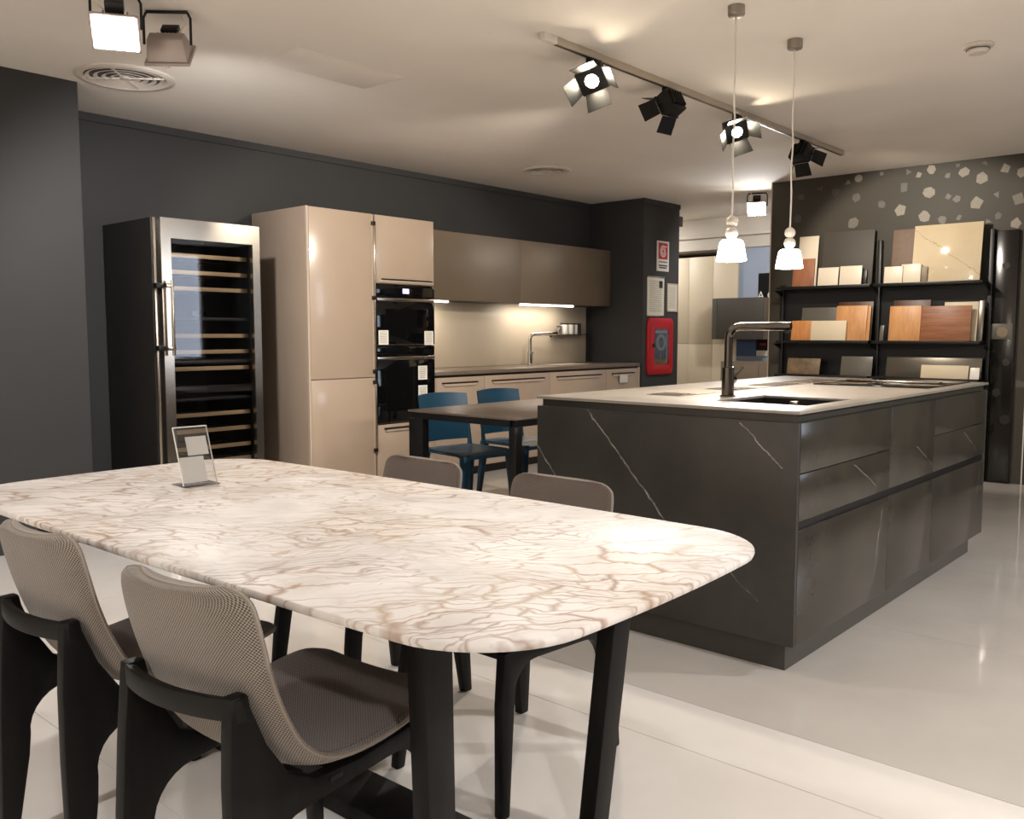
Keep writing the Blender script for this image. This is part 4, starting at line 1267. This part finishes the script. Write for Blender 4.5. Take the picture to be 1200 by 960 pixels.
def blue_chair(label):
    t = thing('plastic_chair', label, 'chair', (0, 0, 0), 'petrol blue plastic chairs')
    # facing -y; back at y=0
    W = 0.205
    def back_pt(u, z):
        lean = (z - 0.45) * 0.16
        return (u * W * (1.0 + 0.02 * (z - .45)), 0.02 + lean - 0.035 * (u * u) , z)
    def slab(name, z0, z1, th=0.012, nz=6, nu=12):
        m = MB()
        for side in (0, 1):
            for j in range(nz + 1):
                z = z0 + (z1 - z0) * j / nz
                for i in range(nu + 1):
                    u = -1 + 2 * i / nu
                    zz = z + (0.012 * (1 - u * u) if j == nz else 0)
                    p = back_pt(u, zz)
                    m.v.append((p[0], p[1] + side * th, p[2]))
        k = (nu + 1) * (nz + 1)
        for j in range(nz):
            for i in range(nu):
                a = j * (nu + 1) + i
                m.f.append((a, a + 1, a + nu + 2, a + nu + 1))
                m.f.append((k + a, k + a + nu + 1, k + a + nu + 2, k + a + 1))
        ring_ = [i for i in range(nu + 1)] + [j * (nu + 1) + nu for j in range(1, nz + 1)] + [nz * (nu + 1) + i for i in reversed(range(nu))] + [j * (nu + 1) for j in reversed(range(1, nz))]
        for q in range(len(ring_)):
            a, b2 = ring_[q], ring_[(q + 1) % len(ring_)]
            m.f.append((a, b2, k + b2, k + a))
        return m.build(name, 'blue', t, 0.0)
    slab('backrest', 0.492, 0.80)
    for s_ in (-1, 1):
        m = MB()
        m.tube([(s_ * (W - 0.012), -0.005, 0.45), (s_ * (W - 0.010), 0.0, 0.50), (s_ * (W - 0.012), 0.005, 0.56)], [0.017, 0.014, 0.012], 10)
        m.build('back_post', 'blue', t)
    # seat
    m = MB()
    nu, nv = 12, 12
    for side in (0, 1):
        for j in range(nv + 1):
            for i in range(nu + 1):
                u, v = -1 + 2 * i / nu, j / nv
                y = 0.01 - 0.45 * v
                wv = W + 0.012 * v
                z = 0.455 - 0.018 * math.sin(PI * min(1, v * 1.1)) * (1 - u * u) - 0.02 * max(0, v - 0.85) * 6
                m.v.append((u * wv, y, z - side * 0.022))
    k = (nu + 1) * (nv + 1)
    for j in range(nv):
        for i in range(nu):
            a = j * (nu + 1) + i
            m.f.append((a, a + nu + 1, a + nu + 2, a + 1))
            m.f.append((k + a, k + a + 1, k + a + nu + 2, k + a + nu + 1))
    rg = [i for i in range(nu + 1)] + [j * (nu + 1) + nu for j in range(1, nv + 1)] + [nv * (nu + 1) + i for i in reversed(range(nu))] + [j * (nu + 1) for j in reversed(range(1, nv))]
    for q in range(len(rg)):
        a, b2 = rg[q], rg[(q + 1) % len(rg)]
        m.f.append((a, k + a, k + b2, b2))
    m.build('seat', 'blue', t)
    for (sx, y, dy) in ((-1, -0.015, 0.045), (1, -0.015, 0.045), (-1, -0.415, -0.02), (1, -0.415, -0.02)):
        x = sx * (W - 0.015)
        xb = sx * (W + 0.012)
        m = MB()
        m.hexa([(xb - .014, y + dy - .014, 0), (xb + .014, y + dy - .014, 0), (xb + .014, y + dy + .014, 0), (xb - .014, y + dy + .014, 0)],
               [(x - .024, y - .026, .45), (x + .024, y - .026, .45), (x + .024, y + .026, .45), (x - .024, y + .026, .45)])
        m.build('leg', 'blue', t, 0.006)
    return t


ch = blue_chair('petrol blue plastic chair at the free corner of the dark table')
ch.location = (1.26, 3.02, 0)
ch.rotation_euler = (0, 0, math.radians(-6))
c2 = copy_tree(ch, None, 'petrol blue plastic chair partly hidden by the island')
c2.location = (1.86, 3.06, 0)
c2.rotation_euler = (0, 0, math.radians(-4))

# ------------------------------------------------------------------ marble dining table
TX, TY, TZ = -1.545, 0.665, 0.74
TROT = math.radians(1.6)
t = thing('marble_table', 'large marble-topped dining table with black wooden legs', 'dining table', (0, 0, 0))


def soft_rect(hx, hy, r, bulge, n=10):
    """rounded rectangle whose sides bow out a little"""
    o = []
    for (sx, sy, a0) in ((1, -1, -90), (1, 1, 0), (-1, 1, 90), (-1, -1, 180)):
        cx, cy = sx * (hx - r), sy * (hy - r)
        arc = [(cx + r * math.cos(math.radians(a0 + 90 * k / n)), cy + r * math.sin(math.radians(a0 + 90 * k / n))) for k in range(n + 1)]
        o += arc
        # straight part to the next corner
        ex, ey = arc[-1]
        nx = {(1, -1): (hx, hy - r), (1, 1): (-(hx - r), hy), (-1, 1): (-hx, -(hy - r)), (-1, -1): (hx - r, -hy)}[(sx, sy)]
        for k in range(1, 8):
            o.append((ex + (nx[0] - ex) * k / 8, ey + (nx[1] - ey) * k / 8))
    out = []
    for (x, y) in o:
        fx, fy = x / hx, y / hy
        out.append((x * (1 + bulge * (1 - fy * fy)), y * (1 + bulge * 0.55 * (1 - fx * fx))))
    return out


pl = soft_rect(0.498, 1.082, 0.190, 0.042)
top = MB()
m_ = len(pl)
lay = [(0.972, TZ - 0.022), (0.995, TZ - 0.016), (1.0, TZ - 0.008), (0.998, TZ - 0.002), (0.993, TZ)]
for (q, z) in lay:
    top.v += [(x - (1 - q) * 0.505 * (1 if x > 0 else -1) * min(1, abs(x) / 0.3), y - (1 - q) * 0.505 * (1 if y > 0 else -1) * min(1, abs(y) / 0.3), z) for (x, y) in pl]
for i in range(len(lay) - 1):
    for k in range(m_):
        k1 = (k + 1) % m_
        top.f.append((i * m_ + k, i * m_ + k1, (i + 1) * m_ + k1, (i + 1) * m_ + k))
top.f.append(tuple(reversed(range(m_))))
top.f.append(tuple((len(lay) - 1) * m_ + k for k in range(m_)))
top.build('marble_top', 'marble', t, 0.0, 60)
MB().box(-0.34, -0.80, TZ - 0.045, 0.34, 0.80, TZ - 0.0225).build('under_frame', 'blackwood', t, 0.004)
for sy in (-1, 1):
    for sx in (-1, 1):
        yt, yb = sy * 0.785, sy * 0.745
        xt, xb = sx * 0.318 - 0.014, sx * 0.258 - 0.014
        hw, hd, hw2, hd2 = 0.037, 0.024, 0.033, 0.022
        MB().hexa([(xb - hw2, yb - hd2, 0.0), (xb + hw2, yb - hd2, 0.0), (xb + hw2, yb + hd2, 0.0), (xb - hw2, yb + hd2, 0.0)],
                  [(xt - hw, yt - hd, TZ - 0.0225), (xt + hw, yt - hd, TZ - 0.0225), (xt + hw, yt + hd, TZ - 0.0225), (xt - hw, yt + hd, TZ - 0.0225)]).build('leg', 'blackwood', t, 0.004)
    MB().box(-0.225, sy * 0.745 - 0.022, 0.004, 0.225, sy * 0.745 + 0.022, 0.060).build('foot_rail', 'blackwood', t, 0.004)
MB().box(-0.075, -0.72, 0.006, 0.075, 0.72, 0.050).build('floor_beam', 'blackwood', t, 0.004)
t.location = (TX, TY, 0)
t.rotation_euler = (0, 0, TROT)

# sign holder on the table
t = thing('sign_holder', 'clear acrylic sign holder with two white cards on the marble', 'sign holder', (0, 0, 0))
lx, lz = -0.062, 0.178
MB().hexa([(0.0, -0.055, 0.004), (0.003, -0.055, 0.004), (0.003, 0.055, 0.004), (0.0, 0.055, 0.004)], [(lx, -0.055, lz), (lx + .003, -0.055, lz), (lx + .003, 0.055, lz), (lx, 0.055, lz)]).build('sloping_pane', 'acrylic', t)
MB().hexa([(0.006, -0.055, 0.004), (0.009, -0.055, 0.004), (0.009, 0.055, 0.004), (0.006, 0.055, 0.004)], [(lx + .006, -0.055, lz), (lx + .009, -0.055, lz), (lx + .009, 0.055, lz), (lx + .006, 0.055, lz)]).build('rear_pane', 'acrylic', t)
eg = MB()
for yy in (-0.055, 0.055):
    eg.tube([(0.004, yy, 0.004), (lx + .004, yy, lz)], 0.0022, 6)
eg.tube([(lx + .004, -0.055, lz), (lx + .004, 0.055, lz)], 0.0022, 6)
eg.build('bright_edge', 'white', t)
MB().box(-0.075, -0.058, 0.0005, 0.020, 0.058, 0.004).build('foot', 'acrylic', t, 0.001)
def slope_card(name, y0, y1, z0, z1, mat):
    def X(z):
        return 0.0045 + lx * (z - 0.004) / (lz - 0.004)
    MB().hexa([(X(z0) - .0006, y0, z0), (X(z0) + .0006, y0, z0), (X(z0) + .0006, y1, z0), (X(z0) - .0006, y1, z0)],
              [(X(z1) - .0006, y0, z1), (X(z1) + .0006, y0, z1), (X(z1) + .0006, y1, z1), (X(z1) - .0006, y1, z1)]).build(name, mat, t)
slope_card('card', -0.022, 0.046, 0.092, 0.148, 'white_matt')
slope_card('card', -0.052, 0.026, 0.012, 0.088, 'white_matt')
t.location = (-1.525, 1.255, TZ + 0.0003)
t.rotation_euler = (0, 0, math.radians(-92))


# ------------------------------------------------------------------ upholstered chairs
def bez(pts, n):
    """Catmull-Rom through 2D points"""
    out = []
    P = [pts[0]] + list(pts) + [pts[-1]]
    for i in range(1, len(P) - 2):
        for k in range(n):
            s = k / n
            a, b_, c_, d_ = P[i - 1], P[i], P[i + 1], P[i + 2]
            out.append(tuple(0.5 * ((2 * b_[j]) + (-a[j] + c_[j]) * s + (2 * a[j] - 5 * b_[j] + 4 * c_[j] - d_[j]) * s * s + (-a[j] + 3 * b_[j] - 3 * c_[j] + d_[j]) * s ** 3) for j in range(len(b_))))
    out.append(tuple(pts[-1]))
    return out


def uphol_chair(label):
    """faces +x; the rear feet stand near x=0"""
    t = thing('dining_chair', label, 'chair', (0, 0, 0), 'woven fabric dining chairs around the marble table')
    # centre line of the shell: (x, z, half width), from the top of the back to the front of the seat
    cl = bez([(-0.030, 0.776, 0.118), (-0.0295, 0.773, 0.150), (-0.028, 0.764, 0.172), (-0.024, 0.744, 0.187), (-0.012, 0.690, 0.192), (0.009, 0.615, 0.190), (0.040, 0.535, 0.190), (0.082, 0.462, 0.197), (0.150, 0.418, 0.208), (0.250, 0.412, 0.219), (0.360, 0.425, 0.222), (0.445, 0.439, 0.212), (0.484, 0.441, 0.190), (0.500, 0.437, 0.145)], 4)
    n = len(cl)
    nu = 16
    th = 0.032

    def surf(i, u, off):
        x, z, hw = cl[i]
        j0, j1 = max(i - 1, 0), min(i + 1, n - 1)
        dx, dz = cl[j1][0] - cl[j0][0], cl[j1][1] - cl[j0][1]
        L = math.hypot(dx, dz)
        nx, nz = dz / L, -dx / L          # points to the outer (rear/lower) side
        s = i / (n - 1)
        wrap = 0.030 * (1 - s) ** 0.6 + 0.016 * s     # sides curl towards the sitter
        cu = abs(u) ** 2.4 * wrap
        # soft top corners
        zc = 0.0
        edge = 1 - abs(u) ** 8 * 0.65
        o = off * edge
        return (x - nx * cu + nx * o, u * hw, z - nz * cu + nz * o + zc)
    # cross-section ring: outer side then inner side
    m = MB()
    m.uv = []
    us = [-1 + 2 * k / nu for k in range(nu + 1)]
    arc = [0.0]
    for i in range(1, n):
        arc.append(arc[-1] + math.hypot(cl[i][0] - cl[i - 1][0], cl[i][1] - cl[i - 1][1]))
    for i in range(n):
        taper = min(1.0, 0.35 + 0.65 * min(i, n - 1 - i) / 3.0)
        for u in us:
            m.v.append(surf(i, u, th / 2 * taper))
            m.uv.append((u * 0.22, arc[i]))
        for u in reversed(us):
            m.v.append(surf(i, u, -th / 2 * taper))
            m.uv.append((u * 0.22, arc[i] + 0.003))
    R = 2 * (nu + 1)
    for i in range(n - 1):
        for k in range(R):
            k1 = (k + 1) % R
            m.f.append((i * R + k, i * R + k1, (i + 1) * R + k1, (i + 1) * R + k))
    for i in (0, n - 1):
        for k in range(nu):
            a, b_ = i * R + k, i * R + k + 1
            c_, d_ = i * R + R - 2 - k, i * R + R - 1 - k
            m.f.append((a, b_, c_, d_) if i else (d_, c_, b_, a))
    shell = m.build('shell', 'weave', t, 0.0, 70)
    # inner upholstery, a thin pad on the sitter's side
    p = MB()
    p.uv = []
    i0, i1 = 1, n - 2
    vs = [-0.93 + 1.86 * k / nu for k in range(nu + 1)]
    for i in range(i0, i1 + 1):
        taper = min(1.0, 0.35 + 0.65 * min(i, n - 1 - i) / 3.0)
        for u in vs:
            puff = 0.005 * (1 - abs(u / 0.93) ** 4) * min(1, (i - i0) / 3.0) * min(1, (i1 - i) / 3.0)
            p.v.append(surf(i, u, -th / 2 * taper - 0.0015 - puff))
            p.uv.append((u * 0.22, arc[i]))
    k_ = len(p.v)
    for i in range(i0, i1 + 1):
        taper = min(1.0, 0.35 + 0.65 * min(i, n - 1 - i) / 3.0)
        for u in vs:
            p.v.append(surf(i, u, -th / 2 * taper + 0.006))
            p.uv.append((u * 0.22, arc[i]))
    w_ = nu + 1
    rows = i1 - i0
    for i in range(rows):
        for k in range(nu):
            a = i * w_ + k
            p.f.append((a, a + 1, a + w_ + 1, a + w_))
            p.f.append((k_ + a, k_ + a + w_, k_ + a + w_ + 1, k_ + a + 1))
    rg = [k for k in range(w_)] + [i * w_ + nu for i in range(1, rows + 1)] + [rows * w_ + k for k in reversed(range(nu))] + [i * w_ for i in reversed(range(1, rows))]
    for q in range(len(rg)):
        a, b_ = rg[q], rg[(q + 1) % len(rg)]
        p.f.append((a, k_ + a, k_ + b_, b_))
    p.build('seat_pad', 'inner', t, 0.0, 60)
    MB().tube([surf(i, -1.0, 0) for i in range(0, n)], 0.0022, 6).build('piping', 'piping', shell)
    MB().tube([surf(i, 1.0, 0) for i in range(0, n)], 0.0022, 6).build('piping', 'piping', shell)
    MB().tube([surf(0, u, 0) for u in us], 0.0028, 6).build('piping', 'piping', shell)

    # wooden side frames: rear leg, seat rail, front leg in one outline
    def arcpts(cx, cz, r, a0, a1, k=6):
        return [(cx + r * math.cos(math.radians(a0 + (a1 - a0) * i / k)), cz + r * math.sin(math.radians(a0 + (a1 - a0) * i / k))) for i in range(k + 1)]
    for s in (-1, 1):
        prof = [(-0.040, 0.0), (-0.004, 0.0), (0.026, 0.20)]
        prof += arcpts(0.117, 0.265, 0.088, 188, 90, 7)
        prof += [(0.33, 0.368)] + arcpts(0.352, 0.290, 0.078, 90, 16, 6)
        prof += [(0.468, 0.0), (0.498, 0.0), (0.482, 0.28), (0.464, 0.412), (0.40, 0.410), (0.25, 0.395), (0.15, 0.400), (0.088, 0.432), (0.045, 0.500), (0.015, 0.575), (0.010, 0.602), (-0.026, 0.602), (-0.036, 0.45), (-0.040, 0.30)]
        f = MB().prism(prof, 1, -0.015, 0.015)
        # feet a little outwards, the front pair a little wider
        f.v = [(x, y + s * (0.147 + 0.030 * max(0.0, min(1.0, (0.55 - z) / 0.55)) + 0.020 * max(0.0, min(1.0, x / 0.45))), z) for (x, y, z) in f.v]
        f.build('side_frame', 'blackwood', t, 0.006)
    # rail hugging the back
    pts, nn = [], 18
    m = MB()
    for k in range(nn + 1):
        u = -1 + 2 * k / nn
        y = u * 0.166
        xo = -0.052 + 0.034 * abs(u) ** 2.0
        x_in = xo + 0.022
        for (x, z) in ((xo, 0.560), (x_in, 0.555), (x_in, 0.596), (xo, 0.600)):
            m.v.append((x, y, z))
    for k in range(nn):
        for j in range(4):
            m.f.append((k * 4 + j, k * 4 + (j + 1) % 4, (k + 1) * 4 + (j + 1) % 4, (k + 1) * 4 + j))
    m.f.append((0, 1, 2, 3))
    m.f.append(tuple(nn * 4 + j for j in (3, 2, 1, 0)))
    m.build('back_rail', 'blackwood', t, 0.004)
    MB().box(0.20, -0.155, 0.362, 0.24, 0.155, 0.388).build('cross_rail', 'blackwood', t, 0.004)
    MB().box(0.38, -0.160, 0.370, 0.42, 0.160, 0.402).build('cross_rail', 'blackwood', t, 0.004)
    MB().box(0.155, -0.203, 0.396, 0.185, -0.198, 0.404).build('maker_tab', 'black', t)
    return t


spots = [(-2.156, 0.184, 7, 'woven grey chair pulled out at a slight angle from the marble table'),
         (-2.167, 0.800, 3, 'woven grey chair tucked in beside the angled one, on the same side of the table'),
         (-0.855, 0.965, 180, 'woven grey chair across the table, backed by the oven housing'),
         (-0.860, 0.355, 180, 'woven grey chair across the table, backed by the island')]
proto = uphol_chair(spots[0][3])
for i, (x, y, a, lb) in enumerate(spots):
    o = proto if i == 0 else copy_tree(proto, None, lb)
    o.location = (x, y, 0)
    o.rotation_euler = (0, 0, math.radians(a))
